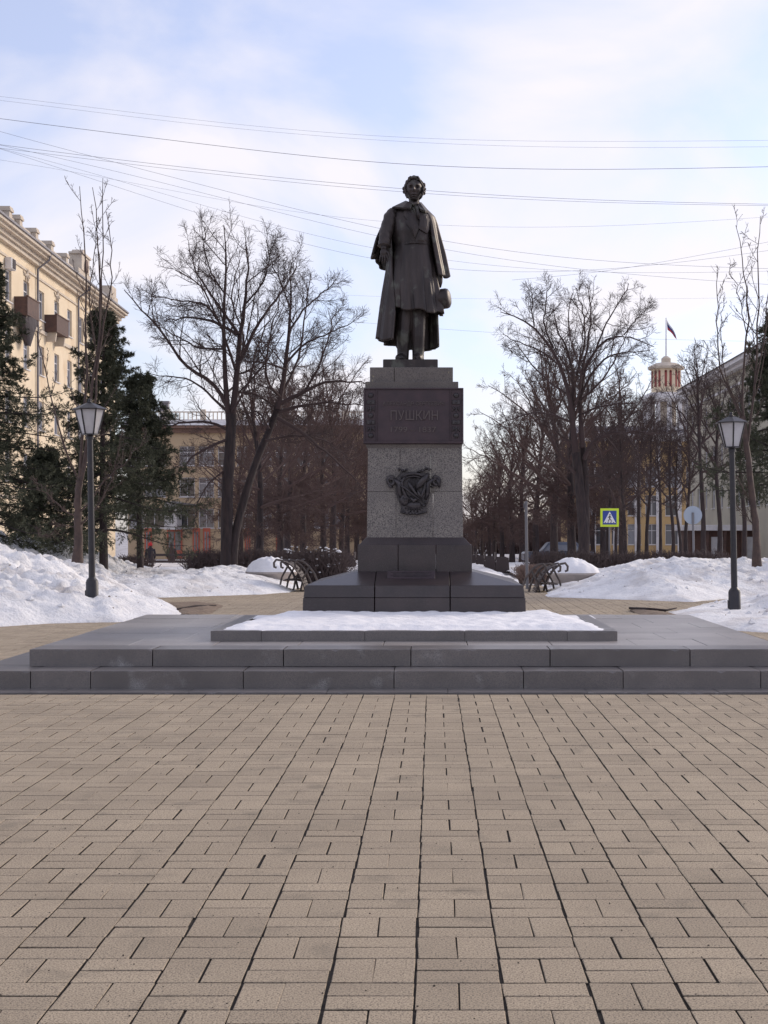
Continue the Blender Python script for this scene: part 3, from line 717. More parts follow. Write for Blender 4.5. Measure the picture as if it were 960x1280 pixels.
dg = bpy.context.evaluated_depsgraph_get(); dg.update(); me2 = bpy.data.meshes.new_from_object(body.evaluated_get(dg)); body.modifiers.clear(); body.data = me2
if len(me2.materials) == 0: me2.materials.append(M['bronze'])
# curly hair with side whiskers
d = MB(); rh = random.Random(12)
for i in range(330):
    a = rh.uniform(-math.pi, math.pi); u = rh.uniform(-.95, 1)
    ph = math.acos(u); x = math.sin(ph) * math.sin(a); y_ = -math.sin(ph) * math.cos(a); z = u
    if y_ < -.18 and z < .74: continue                      # the face stays free
    if z < -.42 and (y_ < .25): continue
    wide = 1.22 if abs(x) > .55 and -.3 < z < .45 else 1.02
    c = HC + Vector((x * .108 * wide, y_ * .122 + .012, z * .158 + .004))
    r = rh.uniform(.014, .026)
    d.sphere(c, r, 7, 5, (rh.uniform(.8, 1.3), rh.uniform(.8, 1.2), rh.uniform(.8, 1.2)))
for s in (-1, 1):
    for k in range(14):
        z = .03 - k * .0105; d.sphere(HC + Vector((s * (.114 - max(0, k - 6) * .0035 + rh.uniform(-.004, .006)), -.020 - k * .0030 + rh.uniform(-.008, .008), z)), rh.uniform(.011, .019), 7, 5)
    for k in range(10): d.sphere(HC + Vector((s * (.060 + .0062 * k), -.070 + .008 * k, .112 - .008 * k + rh.uniform(-.01, .01))), rh.uniform(.012, .019), 7, 5)
for k in range(10): d.sphere(HC + Vector((-.06 + k * .012, -.070 + rh.uniform(-.008, .01), .136 + rh.uniform(-.006, .012))), rh.uniform(.013, .021), 7, 5)
obj('hair', d, M['bronze'], body, smooth=True)
# hand and hat at the other side, behind the coat
d = MB()
ax = Vector((.96, -.24, .10))
c0 = Vector((.315, .04, .80 + SB))
d.lathe([(.001, 0), (.165, -.03), (.170, -.02), (.158, -.005), (.128, .004), (.126, .04), (.130, .10), (.130, .145), (.120, .172), (.09, .190), (.05, .198), (.001, .200)], c0, 28, False, False, 0, ax)
obj('hat', d, M['bronze'], sta, smooth=True)
d = MB()
h0 = Vector((.36, .02, 1.02 + SB)); d.tube([(.37, .03, 1.25 + SB), h0, h0 + Vector((-.01, 0, -.06))], [.055, .045, .038], 10); d.sphere(h0 + Vector((-.012, 0, -.10)), .045, 10, 8, (.6, 1, 1.1))
for k in range(4): p = h0 + Vector((-.01, -.034 + k * .022, -.13)); d.tube([p, p + Vector((.004, 0, -.05)), p + Vector((-.022, 0, -.075))], [.012, .012, .009], 7)
p = h0 + Vector((-.02, -.045, -.09)); d.tube([p, p + Vector((-.02, -.01, -.05))], [.014, .011], 7)
obj('hat_hand', d, M['bronze'], body, smooth=True)

# ------------------------------------------------------------------ street lamps
def make_lamp(loc, label, rot):
    t = thing('street_lamp', label, 'street lamp', loc, 0, 'black lantern lamps beside the monument')
    b = MB().lathe([(.105, -.30), (.105, .40), (.095, .415), (.095, .43), (.060, .47), (.056, .48)], n=20)
    b.box(-.118, -.095, -.03, .03, .12, .26, .004)
    base = obj('base', b, M['iron'], t); shade_by_angle(base)
    p = obj('post', MB().lathe([(.056, .478), (.054, 1.2), (.048, 2.80), (.062, 2.81), (.062, 2.85), (.048, 2.86), (.048, 2.88)], n=18), M['iron'], t); shade_by_angle(p)
    N_ = 6; r0, r1, z0, z1 = .135, .245, 2.895, 3.305
    L = MB()
    L.lathe([(.05, 2.862), (.09, 2.875), (r0 + .012, 2.882), (r0 + .012, 2.897)], n=N_, rot=rot)
    for k in range(N_):
        a = 2 * math.pi * k / N_ + rot
        L.tube([(r0 * math.cos(a), r0 * math.sin(a), z0 - .006), (r1 * math.cos(a), r1 * math.sin(a), z1 + .006)], .0135, 6)
    fr = obj('lantern_frame', L, M['iron'], t)
    for k in range(N_):
        a0 = 2 * math.pi * k / N_ + rot; a1 = a0 + 2 * math.pi / N_
        def q(r, a, z, f): 
            m_ = .05
            x = r * (math.cos(a0) * (1 - f) + math.cos(a1) * f); y_ = r * (math.sin(a0) * (1 - f) + math.sin(a1) * f); return Vector((x * .985, y_ * .985, z))
        o = [q(r0, 0, z0, .04), q(r0, 0, z0, .96), q(r1, 0, z1, .97), q(r1, 0, z1, .03)]
        am = (a0 + a1) / 2; nn = Vector((math.cos(am), math.sin(am), 0)) * .006
        obj('glass_pane', MB().plate([v + nn * 0 for v in o], [v - nn for v in o]), M['milk_glass'], t)
    rf = obj('lantern_roof', MB().lathe([(r1 + .045, 3.300), (r1 + .050, 3.312), (r1 + .030, 3.324), (.09, 3.405), (.05, 3.415)], n=N_, rot=rot), M['iron'], t)
    obj('finial', MB().lathe([(.045, 3.412), (.05, 3.43), (.02, 3.445), (.036, 3.465), (.026, 3.485), (.001, 3.492)], n=12), M['iron'], t, smooth=True)
    return t
la = P(115.5, 757, 25.9); lb = P(918.5, 769, 26.4)
l1 = make_lamp(la, 'black lantern street lamp standing in the snow in front of the bare sapling and spruces', R(-52)); l1.rotation_euler = (0, R(-.8), 0)
l2 = make_lamp(lb, 'black lantern street lamp near the round blue-grey sign back and yellow buildings', R(-92)); l2.rotation_euler = (0, R(-1.0), 0)

# ------------------------------------------------------------------ snow banks
def poly_dist(x, y, poly):
    """distance inside a polygon (negative outside)"""
    d2 = np.full(x.shape, 1e9); ins = np.zeros(x.shape, bool); n_ = len(poly)
    for i in range(n_):
        ax_, ay = poly[i]; bx, by = poly[(i + 1) % n_]
        ex_, ey = bx - ax_, by - ay; t = np.clip(((x - ax_) * ex_ + (y - ay) * ey) / (ex_ * ex_ + ey * ey), 0, 1)
        d2 = np.minimum(d2, (x - ax_ - t * ex_) ** 2 + (y - ay - t * ey) ** 2)
        c = ((ay > y) != (by > y)) & (x < (bx - ax_) * (y - ay) / (by - ay + 1e-12) + ax_); ins ^= c
    return np.where(ins, np.sqrt(d2), -np.sqrt(d2))
def bank(name, label, poly, height, st=.07, rough=.20, slope=.42, power=1.25, mt='snow', group='snow banks round the square'):
    xs = [p[0] for p in poly]; ys = [p[1] for p in poly]
    def fn(x, y):
        d = poly_dist(x + .35 * fbm(x * .9, y * .9, 3) + .10 * fbm(x * 3.3, y * 3.3, 3), y + .35 * fbm(x * .9 + 50, y * .9, 3) + .10 * fbm(x * 3.3 + 9, y * 3.3, 3), poly)
        H = height(x, y); dp = np.maximum(d, 0)
        h = H * (1 - np.exp(-(slope * dp / np.maximum(H, .05)) ** power))
        lump = rough * (fbm(x * .8, y * .8, 3) * 1.6 + fbm(x * 2.6 + 7, y * 2.6, 4) * 1.2 + np.abs(fbm(x * 5 + 2, y * 5, 3)) * 1.1 - np.clip(fbm(x * 4 + 20, y * 4 + 5, 3) - .12, 0, 1) * 2.2)
        base = np.where(y > 42, -0.0125 * (y - 42), 0)
        return base + np.where(d > 0, .015 + h + lump * np.clip(h * 2.2, 0.03, 1), -.03 + np.maximum(d, -.3) * .1)
    V, Q = field(min(xs) - .3, max(xs) + .3, min(ys) - .3, max(ys) + .3, st, fn)
    keep = poly_dist(V[:, 0] + .35 * fbm(V[:, 0] * .9, V[:, 1] * .9, 3), V[:, 1] + .35 * fbm(V[:, 0] * .9 + 50, V[:, 1] * .9, 3), poly) > -.25
    V, Q = prune(V, Q, keep)
    return tag(link(name, raw_mesh(name, V, Q, smooth=True), M[mt]), label, 'snow bank', group)
A = [G(-60, 786), G(0, 783), G(70, 779), G(150, 777.5), G(205, 773), G(230, 769), G(222, 762), G(178, 752), (-6.6, 36), (-7.2, 44), (-16, 46), (-18, 24)]
bank('snow_bank', 'high lumpy dirty snow bank round the foot of the lamp near the spruces', A, lambda x, y: np.interp(x + (y - 30) * .10, [-10.5, -8.4, -7.5, -6.4, -5], [1.55, 1.35, .85, .55, .20]), rough=.34, slope=.52)
Bp = [G(160, 748), G(250, 745.5), G(330, 743), G(366, 740.5), (-3.6, 43.5), (-4.2, 45), (-8, 46.5), (-14, 47), (-14, 37)]
bank('snow_bank', 'low wide snow bank at the foot of the twin-trunked tree beside the concrete bowl', Bp, lambda x, y: np.interp(x, [-10, -7.5, -6.6, -5.6, -5.0, -4.2], [.55, .36, .30, .52, .40, .38]) , slope=.36)
Cp = [G(833, 767), G(846, 776), G(868, 786), G(960, 791), G(1060, 793), (13, 22.5), (13, 33), (8.5, 34.5), (6.7, 33.5), (5.4, 30.6)]
bank('snow_bank', 'sloping snow bank round the foot of the lamp by the round sign', Cp, lambda x, y: np.interp(x - (y - 26.4) * .12, [4.5, 5.6, 6.2, 7.2, 9], [.10, .16, .55, 1.0, 1.2]), slope=.30, power=1.7)
Dp = [G(688, 746.5), G(760, 749), G(872, 752.5), (7.0, 34.5), (12, 34.5), (13, 46), (3.4, 47), (2.9, 41)]
bank('snow_bank', 'long white snow bank behind the paving under the thin trees and crossing sign', Dp, lambda x, y: np.interp(x, [2.6, 3.6, 4.4, 5.2, 6.5, 9], [.22, .40, .60, .66, .62, .64]), slope=.38)
bank('snow_bank', 'flattened snow strip along the alley edge behind the pedestal', [(.75, 36.4), (2.0, 36.0), (2.2, 41), (2.6, 60), (3.4, 90), (1.6, 90), (1.2, 60), (.6, 41)], lambda x, y: .22 + 0 * x, st=.16, slope=.5, rough=.1)
bank('snow_bank', 'heaped snow strip along the alley edge behind the bowl and curved bench', [(-2.3, 41.5), (-1.6, 41), (-1.7, 60), (-2.2, 95), (-4.2, 95), (-3.2, 60), (-2.9, 46)], lambda x, y: .5 + 0 * x, st=.16, slope=.5, rough=.15)
gch = np.random.default_rng(21); oct_v = np.array([(1, 0, 0), (-1, 0, 0), (0, 1, 0), (0, -1, 0), (0, 0, 1), (0, 0, -1)], float)
oct_f = np.array([(0, 2, 4), (2, 1, 4), (1, 3, 4), (3, 0, 4), (2, 0, 5), (1, 2, 5), (3, 1, 5), (0, 3, 5)])
def scatter(name, pts, r0, r1, m, squash=.7):
    n_ = len(pts); r = gch.uniform(r0, r1, n_) ; V = oct_v[None] * (r[:, None, None] * gch.uniform(.6, 1.4, (n_, 6, 1))); V[..., 2] *= squash
    a = gch.uniform(0, 6.28, n_); c, s_ = np.cos(a)[:, None], np.sin(a)[:, None]; x = V[..., 0] * c - V[..., 1] * s_; y = V[..., 0] * s_ + V[..., 1] * c
    V = np.stack([x, y, V[..., 2]], -1) + pts[:, None, :]; T = (oct_f[None] + np.arange(n_)[:, None, None] * 6).reshape(-1, 3)
    return stuff(link(name, raw_mesh(name, V.reshape(-1, 3), None, T), m))
def bank_points(k, lim=.10):
    out_ = []
    for o in bpy.data.objects:
        if o.name.startswith('snow_bank'):
            v = np.empty(len(o.data.vertices) * 3, np.float32); o.data.vertices.foreach_get('co', v); v = v.reshape(-1, 3); v = v[(v[:, 2] > lim) & (v[:, 1] < 46)]
            if len(v): out_.append(v[gch.integers(0, len(v), max(1, int(k * len(v) / 40000)))])
    return np.concatenate(out_).astype(float)
scatter('snow_chunks', bank_points(260), .025, .085, M['snow'])
scatter('dirt_crumbs', bank_points(300), .008, .026, M['soil'])
gp_ = np.stack([gch.uniform(-7, 7, 2600), 4.3 + gch.random(2600) ** 1.6 * 9.6, np.full(2600, .002)], -1)
scatter('sand_grit', gp_, .0012, .0042, M['joint'])
# snow lying on the lawns beyond
def lawn(x0, x1, y0, y1, h):
    V, Q = field(x0, x1, y0, y1, .6, lambda x, y: -0.0125 * (y - 42) + h + .35 * fbm(x * .25, y * .25, 3) + .12 * fbm(x, y, 3))
    return V, Q
for i, (x0, x1, y0, y1) in enumerate(((-30, -3.2, 46, 118), (2.9, 24, 46, 108), (-2.2, 2.2, 42.5, 300))):
    V, Q = lawn(x0, x1, y0, y1, .05 if i < 2 else .0); structure(link('snowy_lawn', raw_mesh('snowy_lawn', V, Q, smooth=True), M['snow']))
# bare soil edges by the platform corners
def soil_patch(poly, label):
    V, Q = field(min(p[0] for p in poly), max(p[0] for p in poly), min(p[1] for p in poly), max(p[1] for p in poly), .06,
                 lambda x, y: np.minimum(.30 * poly_dist(x, y, poly), .05) + .05 * fbm(x * 3, y * 3) + .012)
    V, Q = prune(V, Q, poly_dist(V[:, 0], V[:, 1], poly) > 0)
    o = link('soil_patch', raw_mesh('soil_patch', V, Q, smooth=True), M['soil']); tag(o, label, 'soil'); return o
soil_patch([G(196, 757), G(240, 754.5), G(278, 757), G(262, 767), G(228, 769)], 'bare brown soil wedge at the tip of the left snow bank')
soil_patch([G(785, 763), G(815, 765), G(845, 769), G(858, 777), G(835, 774), G(800, 768)], 'narrow bare soil edge at the tip of the right snow bank')
def stick(pts, label):
    tag(obj('fallen_branch', MB().tube([Vector((*G(a, b_), .05 + .03 * (i % 2))) for i, (a, b_) in enumerate(pts)], [.022] * (len(pts) - 1) + [.010], 6), M['bark']), label, 'branch')
stick([(787, 763.5), (810, 766.5), (832, 766.5), (846, 765.5)], 'thin dark branch lying on the paving before the right snow bank')
stick([(222, 765), (245, 763), (270, 760)], 'thin dark stick lying on the soil wedge beside the left snow bank')
# ------------------------------------------------------------------ bowls, forged benches, far benches
def bowl(x, y, z, label, slabel, px):
    t = thing('concrete_bowl', label, 'planter', (x, y, z), 0, 'concrete flower bowls by the alley')
    o = obj('bowl', MB().lathe([(.26, 0), (.28, .03), (.66, .40), (.70, .43), (.70, .47), (.63, .47), (.58, .40)], n=32, capt=False), M['concrete'], t); shade_by_angle(o)
    obj('foot', MB().lathe([(.30, -.30), (.30, -.01), (.25, .0)], n=20), M['concrete'], t)
    V = []; F = []; NR, NA = 18, 64; hh = .34
    for i in range(NR + 1):
        for k in range(NA):
            r = .69 * i / NR; a = 2 * math.pi * k / NA; xx, yy = r * math.cos(a), r * math.sin(a)
            zz = .46 + hh * max(0, 1 - (i / NR) ** 2.6) ** .8 + (.20 * float(fbm(np.array(xx * 2.4 + px), np.array(yy * 2.4), 4)) + .10 * float(fbm(np.array(xx * 7 + px), np.array(yy * 7), 3))) * (i < NR)
            V.append((xx, yy, zz))
    for i in range(NR):
        for k in range(NA): F.append((i * NA + k, i * NA + (k + 1) % NA, (i + 1) * NA + (k + 1) % NA, (i + 1) * NA + k))
    s = obj('snow_heap', MB().add(V, F), M['clean_snow'], loc=(x, y, z + .012), smooth=True); tag(s, slabel, 'snow heap', 'snow heaps in the bowls')
b1 = P(340, 739, 40.5); b2 = P(716, 741, 39.5)
bowl(b1.x, b1.y, b1.z + .05, 'pale conical concrete bowl behind the snow bank, nearer the twin-trunked tree', 'rounded snow heap in the bowl nearer the twin-trunked tree', 3)
bowl(b2.x, b2.y, b2.z + .05, 'pale conical concrete bowl behind the long snow bank, near the steel post', 'rounded snow heap in the bowl near the steel post', 8)
def forged_bench(x, y, z, mir, label):
    t = thing('forged_bench', label, 'bench', (x, y, z), 0, 'curved iron benches at the alley mouth')
    for k in range(4):
        xo = mir * (k * .20)
        pts = [(-.46, .0), (-.40, .20), (-.28, .42), (-.10, .60), (.10, .72), (.26, .74), (.34, .66), (.33, .56), (.25, .54)]
        d = MB().tube([(xo + mir * q * .75, -.25 + k * .28, zz) for q, zz in pts], [.028] * len(pts), 6, flat=.5)
        d.tube([(xo + mir * -.10, -.25 + k * .28, .60), (xo + mir * .06, -.25 + k * .28, .30), (xo + mir * .12, -.25 + k * .28, .0)], [.024] * 3, 6, flat=.5)
        obj('curved_frame', d, M['wrought'], t)
    cu = resample([(a, 0, b_) for a, b_ in [(-.46, .04), (-.40, .20), (-.28, .42), (-.10, .60), (.10, .72), (.24, .74)]], 13)
    for k in range(12):
        a, b_ = cu[k], cu[k + 1]; m_ = (a + b_) / 2; an = math.atan2(b_[2] - a[2], (b_[0] - a[0]) * mir * .75)
        obj('slat', MB().box(-.036, .036, -.62, .62, -.012, .012, .004), M['slat'], t, (mir * (m_[0] * .75 + .34), .17, m_[2] - .035), (0, -an, 0))
    for k in range(4): obj('slat', MB().box(-.04, .04, -.62, .62, -.012, .012, .004), M['slat'], t, (mir * (.22 + k * .09), .17, .26), (0, R(4) * mir, 0))
fb = P(383, 738, 37.5); forged_bench(fb.x, fb.y, fb.z, -1, 'curved iron bench with dark slats beside the left bowl, close to the pedestal')
fb = P(668, 743, 37.0); forged_bench(fb.x, fb.y, fb.z, 1, 'curved iron bench with dark slats beside the right bowl and steel post')
def far_bench():
    t = thing('alley_bench', 'x', 'bench', (0, 0, 0), 0, 'dark benches along the snowy alley')
    for s in (-1, 1): obj('end_panel', MB().box(-.28, .28, s * .85 - .05, s * .85 + .05, 0, .62, .02, (-.24, .24, s * .85 - .05, s * .85 + .05)), M['slat'], t)
    obj('seat', MB().box(-.24, .24, -.79, .79, .40, .45, .01), M['slat'], t)
    obj('backrest', MB().box(-.27, -.22, -.79, .79, .52, .80, .01), M['slat'], t)
    d = MB().sphere((0, 0, .46), .3, 14, 8, (.75, 2.4, .35)); obj('snow_cover', d, M['clean_snow'], t, smooth=True)
    return t
fbn = far_bench(); first = True
for px, py, Y, fl, lb_ in ((627, 715, 62, 0, 'dark snow-topped bench nearest the steel post along the alley'), (613, 712, 68, 0, 'second dark snowy bench from the steel post along the alley'), (602, 709, 76, 0, 'third dark snowy bench from the steel post along the alley'),
                       (594, 707, 84, 0, 'dark snowy bench closest to the pedestal on the steel post side'), (421, 712, 66, 1, 'dark snow-topped bench between the clipped hedge and the pedestal'), (437, 711, 74, 1, 'dark snowy bench partly hidden by the pedestal, on the hedge side')):
    p = P(px, py, Y); p.z = gz(p.x, p.y) + .02
    if first: fbn.location = p; fbn['label'] = lb_; first = False
    else: dup(fbn, p, math.pi if fl else 0, label=lb_)

# ------------------------------------------------------------------ trees
def norm(a): return a / np.maximum(np.linalg.norm(a, axis=-1, keepdims=True), 1e-9)
def tubes(Pp, Rr, s):
    """Pp (B,n,3), Rr (B,n) -> verts, quads"""
    B, n_, _ = Pp.shape
    T = np.gradient(Pp, axis=1); T = norm(T)
    ref = np.where(np.abs(T[:, :1, 2:3]) < .8, np.array([[[0, 0, 1.]]]), np.array([[[1., 0, 0]]])); ref = np.broadcast_to(ref, T.shape)
    U = norm(ref - T * (ref * T).sum(-1, keepdims=True)); Vv = np.cross(T, U)
    a = np.arange(s) * 2 * math.pi / s
    V = Pp[:, :, None, :] + (U[:, :, None, :] * np.cos(a)[None, None, :, None] + Vv[:, :, None, :] * np.sin(a)[None, None, :, None]) * Rr[:, :, None, None]
    idx = np.arange(B * n_ * s).reshape(B, n_, s); nx = np.roll(idx, -1, axis=2)
    Q = np.stack([idx[:, :-1], nx[:, :-1], nx[:, 1:], idx[:, 1:]], -1).reshape(-1, 4)
    return V.reshape(-1, 3), Q
def children(g, Pp, Rr, k, t0, t1, ratio, ang, n_, up=0.0, wob=.12, rr=.6, minlen=.0, lenabs=None, tip=.4, taper=.6):
    B, m, _ = Pp.shape
    t = (np.arange(k)[None] + g.random((B, k))) / k * (t1 - t0) + t0
    fi = np.clip(t * (m - 1), 0, m - 1.001); i0 = fi.astype(int); f = (fi - i0)[..., None]; bi = np.arange(B)[:, None]
    p = Pp[bi, i0] * (1 - f) + Pp[bi, i0 + 1] * f; tg = norm(Pp[bi, i0 + 1] - Pp[bi, i0]); r = Rr[bi, i0] * (1 - f[..., 0]) + Rr[bi, i0 + 1] * f[..., 0]
    L = np.linalg.norm(np.diff(Pp, axis=1), axis=-1).sum(1)[:, None]
    if lenabs is not None: L = np.minimum(np.maximum(L * ratio, lenabs[0]), lenabs[1])
    else: L = L * ratio
    ln = L * (1 - taper * t) * g.uniform(.6, 1.25, (B, k))
    rv = norm(g.normal(size=(B, k, 3))); pr = norm(rv - tg * (rv * tg).sum(-1, keepdims=True))
    a = np.radians(g.normal(ang, 11, (B, k)))[..., None]
    d = norm(np.cos(a) * tg + np.sin(a) * pr)
    out = [p]; st = (ln / (n_ - 1))[..., None]
    for s in range(n_ - 1):
        d = norm(d + g.normal(0, wob, d.shape) + np.array([0, 0, up])); out.append(out[-1] + d * st)
    Pc = np.stack(out, 2).reshape(B * k, n_, 3)
    r0 = np.minimum(r * rr, ln * .011 + .0025).reshape(-1, 1)
    Rc = r0 * np.linspace(1, tip, n_)[None]
    return Pc, Rc
def build_tree(seed, trunks, limbs, counts=(12, 8, 6), twig_r=.0045, scale=1.0, ups=(.06, .03, .02), ratios=(.42, .42, .5), angs=(46, 44, 42), n1=14, lens=((1.0, 2.9), (.55, 1.35), (.28, .65))):
    """trunks, limbs: lists of (points, r0, r1); returns trunk mesh data and crown mesh data"""
    g = np.random.default_rng(seed); tv = []; tq = []; o = 0
    for pts, r0, r1 in trunks:
        q = resample(pts, 18); V, Q = tubes(q[None], (np.linspace(r0, r1, 18) * (1 + .25 * np.exp(-np.arange(18) * .9)))[None], 12)
        V = V + g.normal(0, .008, V.shape); tv.append(V); tq.append(Q + o); o += len(V)
    LP = np.stack([resample(p_, n1) for p_, _, _ in limbs]); LR = np.stack([np.linspace(a, b_, n1) for _, a, b_ in limbs])
    LP = LP + g.normal(0, .03, LP.shape) * np.linspace(0, 1, n1)[None, :, None]
    cv = []; cq = []; o = 0
    def put(Pp, Rr, s):
        nonlocal o
        V, Q = tubes(Pp, Rr, s); cv.append(V); cq.append(Q + o); o += len(V)
    put(LP, LR, 7)
    P2, R2 = children(g, LP, LR, counts[0], .10, .99, ratios[0], angs[0], 8, ups[0], .10, .62, lenabs=lens[0]); R2 = np.maximum(R2, twig_r * 1.3); put(P2, R2, 4)
    P3, R3 = children(g, P2, R2, counts[1], .08, 1.0, ratios[1], angs[1], 6, ups[1], .12, .62, lenabs=lens[1]); R3 = np.maximum(R3, twig_r); put(P3, R3, 3)
    P4, R4 = children(g, P3, R3, counts[2], .08, 1.0, ratios[2], angs[2], 3, ups[2], .14, .75, lenabs=lens[2]); R4 = np.maximum(R4, twig_r * .8); put(P4, R4, 3)
    return (np.concatenate(tv), np.concatenate(tq)), (np.concatenate(cv), np.concatenate(cq))
def place_tree(name, label, loc, data, m1, m2, group=None, cat='tree'):
    t = thing(name, label, cat, loc, 0, group)
    link('trunk', raw_mesh('trunk', *data[0], smooth=True), m1, t); link('crown', raw_mesh('crown', *data[1], smooth=True), m2, t); return t
def limb_px(pts, ox, oy, sc, Y, dy, base, r0, r1):
    n_ = len(pts); out = []
    for i, (a, b_) in enumerate(pts):
        out.append(P(ox + a / sc, oy + b_ / sc, Y + dy * (i / (n_ - 1)) ** 1.2) - base)
    return (out, r0, r1)
# the twin-trunked lime
YA = 44.0; ba = P(285, 712, YA); ba.z = -.05
c8 = (150, 260, 2.782)
TA = [([(0, 0, 0)] + limb_px([(370, 1180), (372, 1000), (384, 800), (388, 715)], *c8, YA, 0, ba, 0, 0)[0], .185, .145),
      ([(.12, 0, .02)] + limb_px([(395, 1160), (420, 1050), (470, 885), (530, 750), (558, 670)], *c8, YA, .8, ba, 0, 0)[0], .13, .09)]
LA = []
def la_(pts, dy, r0, r1=.012): LA.append(limb_px(pts, *c8, YA, dy, ba, r0 * .70, r1))
la_([(378, 740), (366, 600), (360, 480), (358, 400), (368, 250), (374, 150), (360, 60)], -.6, .125)
la_([(390, 730), (405, 610), (415, 480), (420, 400), (440, 330), (452, 220), (438, 115)], .5, .155)
la_([(414, 440), (350, 350), (300, 280), (250, 200), (240, 120)], 1.2, .07)
la_([(420, 530), (470, 420), (520, 340), (570, 290), (615, 200)], -1.0, .085)
la_([(372, 690), (340, 615), (290, 580), (220, 560), (160, 450), (60, 335), (15, 285)], -1.4, .095)
la_([(376, 710), (300, 640), (240, 590), (110, 580)], .8, .06)
la_([(380, 775), (320, 742), (190, 748), (60, 805)], -.8, .065)
la_([(408, 440), (330, 395), (240, 378), (150, 395)], .4, .075)
la_([(398, 640), (470, 645), (540, 690), (600, 760)], 1.6, .06)
la_([(388, 800), (310, 830), (240, 870), (195, 970)], -.9, .07)
la_([(362, 490), (280, 490), (200, 450), (120, 395)], 1.8, .05)
la_([(360, 420), (300, 330), (200, 320), (120, 310)], -2.2, .05)
la_([(440, 330), (500, 260), (520, 180), (510, 110)], -1.6, .04)
la_([(366, 300), (310, 220), (290, 130), (300, 70)], -1.8, .035)
la_([(380, 900), (300, 960), (260, 1050), (270, 1120)], -1.0, .035)
la_([(375, 640), (420, 600), (380, 500), (300, 440)], 2.6, .05)
la_([(400, 560), (440, 470), (380, 300), (420, 180)], 3.0, .06)
la_([(400, 560), (360, 430), (280, 260), (190, 210)], -3.0, .06)
la_([(384, 720), (450, 610), (480, 470), (540, 360)], -2.8, .055)
la_([(550, 700), (574, 560), (590, 420), (594, 280), (602, 190)], .3, .12)
la_([(558, 680), (640, 640), (700, 606), (830, 604), (862, 615)], -.6, .095)
la_([(550, 710), (640, 685), (740, 675), (850, 688)], .9, .08)
la_([(640, 640), (690, 560), (730, 440), (755, 345)], -1.3, .05)
la_([(588, 430), (640, 350), (700, 300), (745, 255)], 1.2, .05)
la_([(548, 730), (640, 785), (720, 850), (845, 970)], -.7, .085)
la_([(520, 770), (480, 705), (420, 720)], 1.3, .05)
la_([(505, 810), (600, 790), (700, 800), (810, 880)], 1.2, .06)
la_([(578, 540), (640, 470), (720, 440), (805, 395)], .5, .055)
la_([(572, 560), (520, 540), (435, 530)], -1.2, .05)
la_([(592, 350), (560, 260), (530, 200), (520, 150)], -1.5, .035)
la_([(560, 650), (620, 540), (640, 400), (660, 230)], 2.4, .06)
la_([(560, 660), (500, 600), (520, 440), (560, 300)], -2.4, .06)
tA = build_tree(4, TA, LA, counts=(11, 8, 5), twig_r=.0044)
place_tree('lime_tree', 'big bare tree with two diverging trunks and a wide twiggy crown', ba, tA, M['bark'], M['twig'], 'bare trees along the alley')
# the first tree of the other row
YB_ = 60.0; bb = P(728, 705, YB_); bb.z = gz(0, YB_)
c4 = (590, 340, 3.368)
TB = [([(0, 0, 0)] + limb_px([(475, 1140), (462, 1000), (450, 850), (436, 760)], *c4, YB_, 0, bb, 0, 0)[0], .25, .16),
      ([(.10, .1, .6)] + limb_px([(478, 1000), (476, 850), (464, 720)], *c4, YB_, .3, bb, 0, 0)[0], .18, .125)]
LB = []
def lb2(pts, dy, r0, r1=.014): LB.append(limb_px(pts, *c4, YB_, dy, bb, r0 * .68, r1))
lb2([(438, 780), (424, 650), (414, 520), (375, 400), (340, 320), (262, 230), (190, 180), (120, 170)], -.6, .20)
lb2([(466, 740), (458, 640), (455, 560), (456, 460), (500, 350), (560, 272), (650, 262), (770, 315)], .5, .17)
lb2([(420, 560), (430, 440), (400, 320), (352, 240), (342, 130)], 1.2, .11)
lb2([(455, 480), (470, 380), (495, 270), (500, 160), (488, 55)], -1.0, .09)
lb2([(458, 520), (500, 430), (560, 360), (640, 335), (745, 330)], 1.4, .09)
lb2([(470, 790), (500, 715), (560, 685), (640, 672), (805, 680)], -.9, .13)
lb2([(460, 600), (520, 570), (600, 555), (690, 550)], -1.5, .06)
lb2([(424, 720), (360, 680), (325, 610)], .8, .08)
lb2([(440, 850), (385, 800), (335, 700), (305, 590)], -1.8, .10)
lb2([(478, 860), (560, 860), (600, 950), (622, 1090)], .6, .06)
lb2([(510, 710), (545, 770), (565, 920)], -.8, .05)
lb2([(520, 330), (560, 220), (620, 130), (665, 50)], .7, .06)
lb2([(440, 430), (480, 290), (470, 160), (440, 70)], 2.2, .07)
lb2([(262, 230), (250, 150), (255, 90)], -.6, .045)
lb2([(340, 320), (300, 220), (310, 120), (330, 40)], .4, .06)
lb2([(375, 400), (290, 330), (200, 300), (130, 260)], 1.8, .06)
lb2([(414, 520), (330, 470), (240, 380), (180, 290)], 2.4, .07)
lb2([(640, 265), (690, 200), (740, 150)], .3, .04)
lb2([(570, 690), (640, 620), (700, 580), (760, 540)], 1.0, .06)
lb2([(430, 640), (350, 600), (240, 590), (120, 640)], -2.2, .07)
lb2([(640, 672), (700, 760), (720, 900)], -.6, .05)
lb2([(560, 690), (620, 760), (650, 900)], 1.6, .05)
lb2([(424, 600), (470, 450), (400, 250), (420, 90)], -2.6, .07)
lb2([(430, 560), (540, 470), (600, 380), (660, 240)], -2.8, .07)
tB = build_tree(9, TB, LB, counts=(11, 8, 5), twig_r=.0056)
place_tree('lime_tree', 'tall bare tree with arching limbs just left of the pedestrian crossing sign', bb, tB, M['bark'], M['twig'], 'bare trees along the alley')
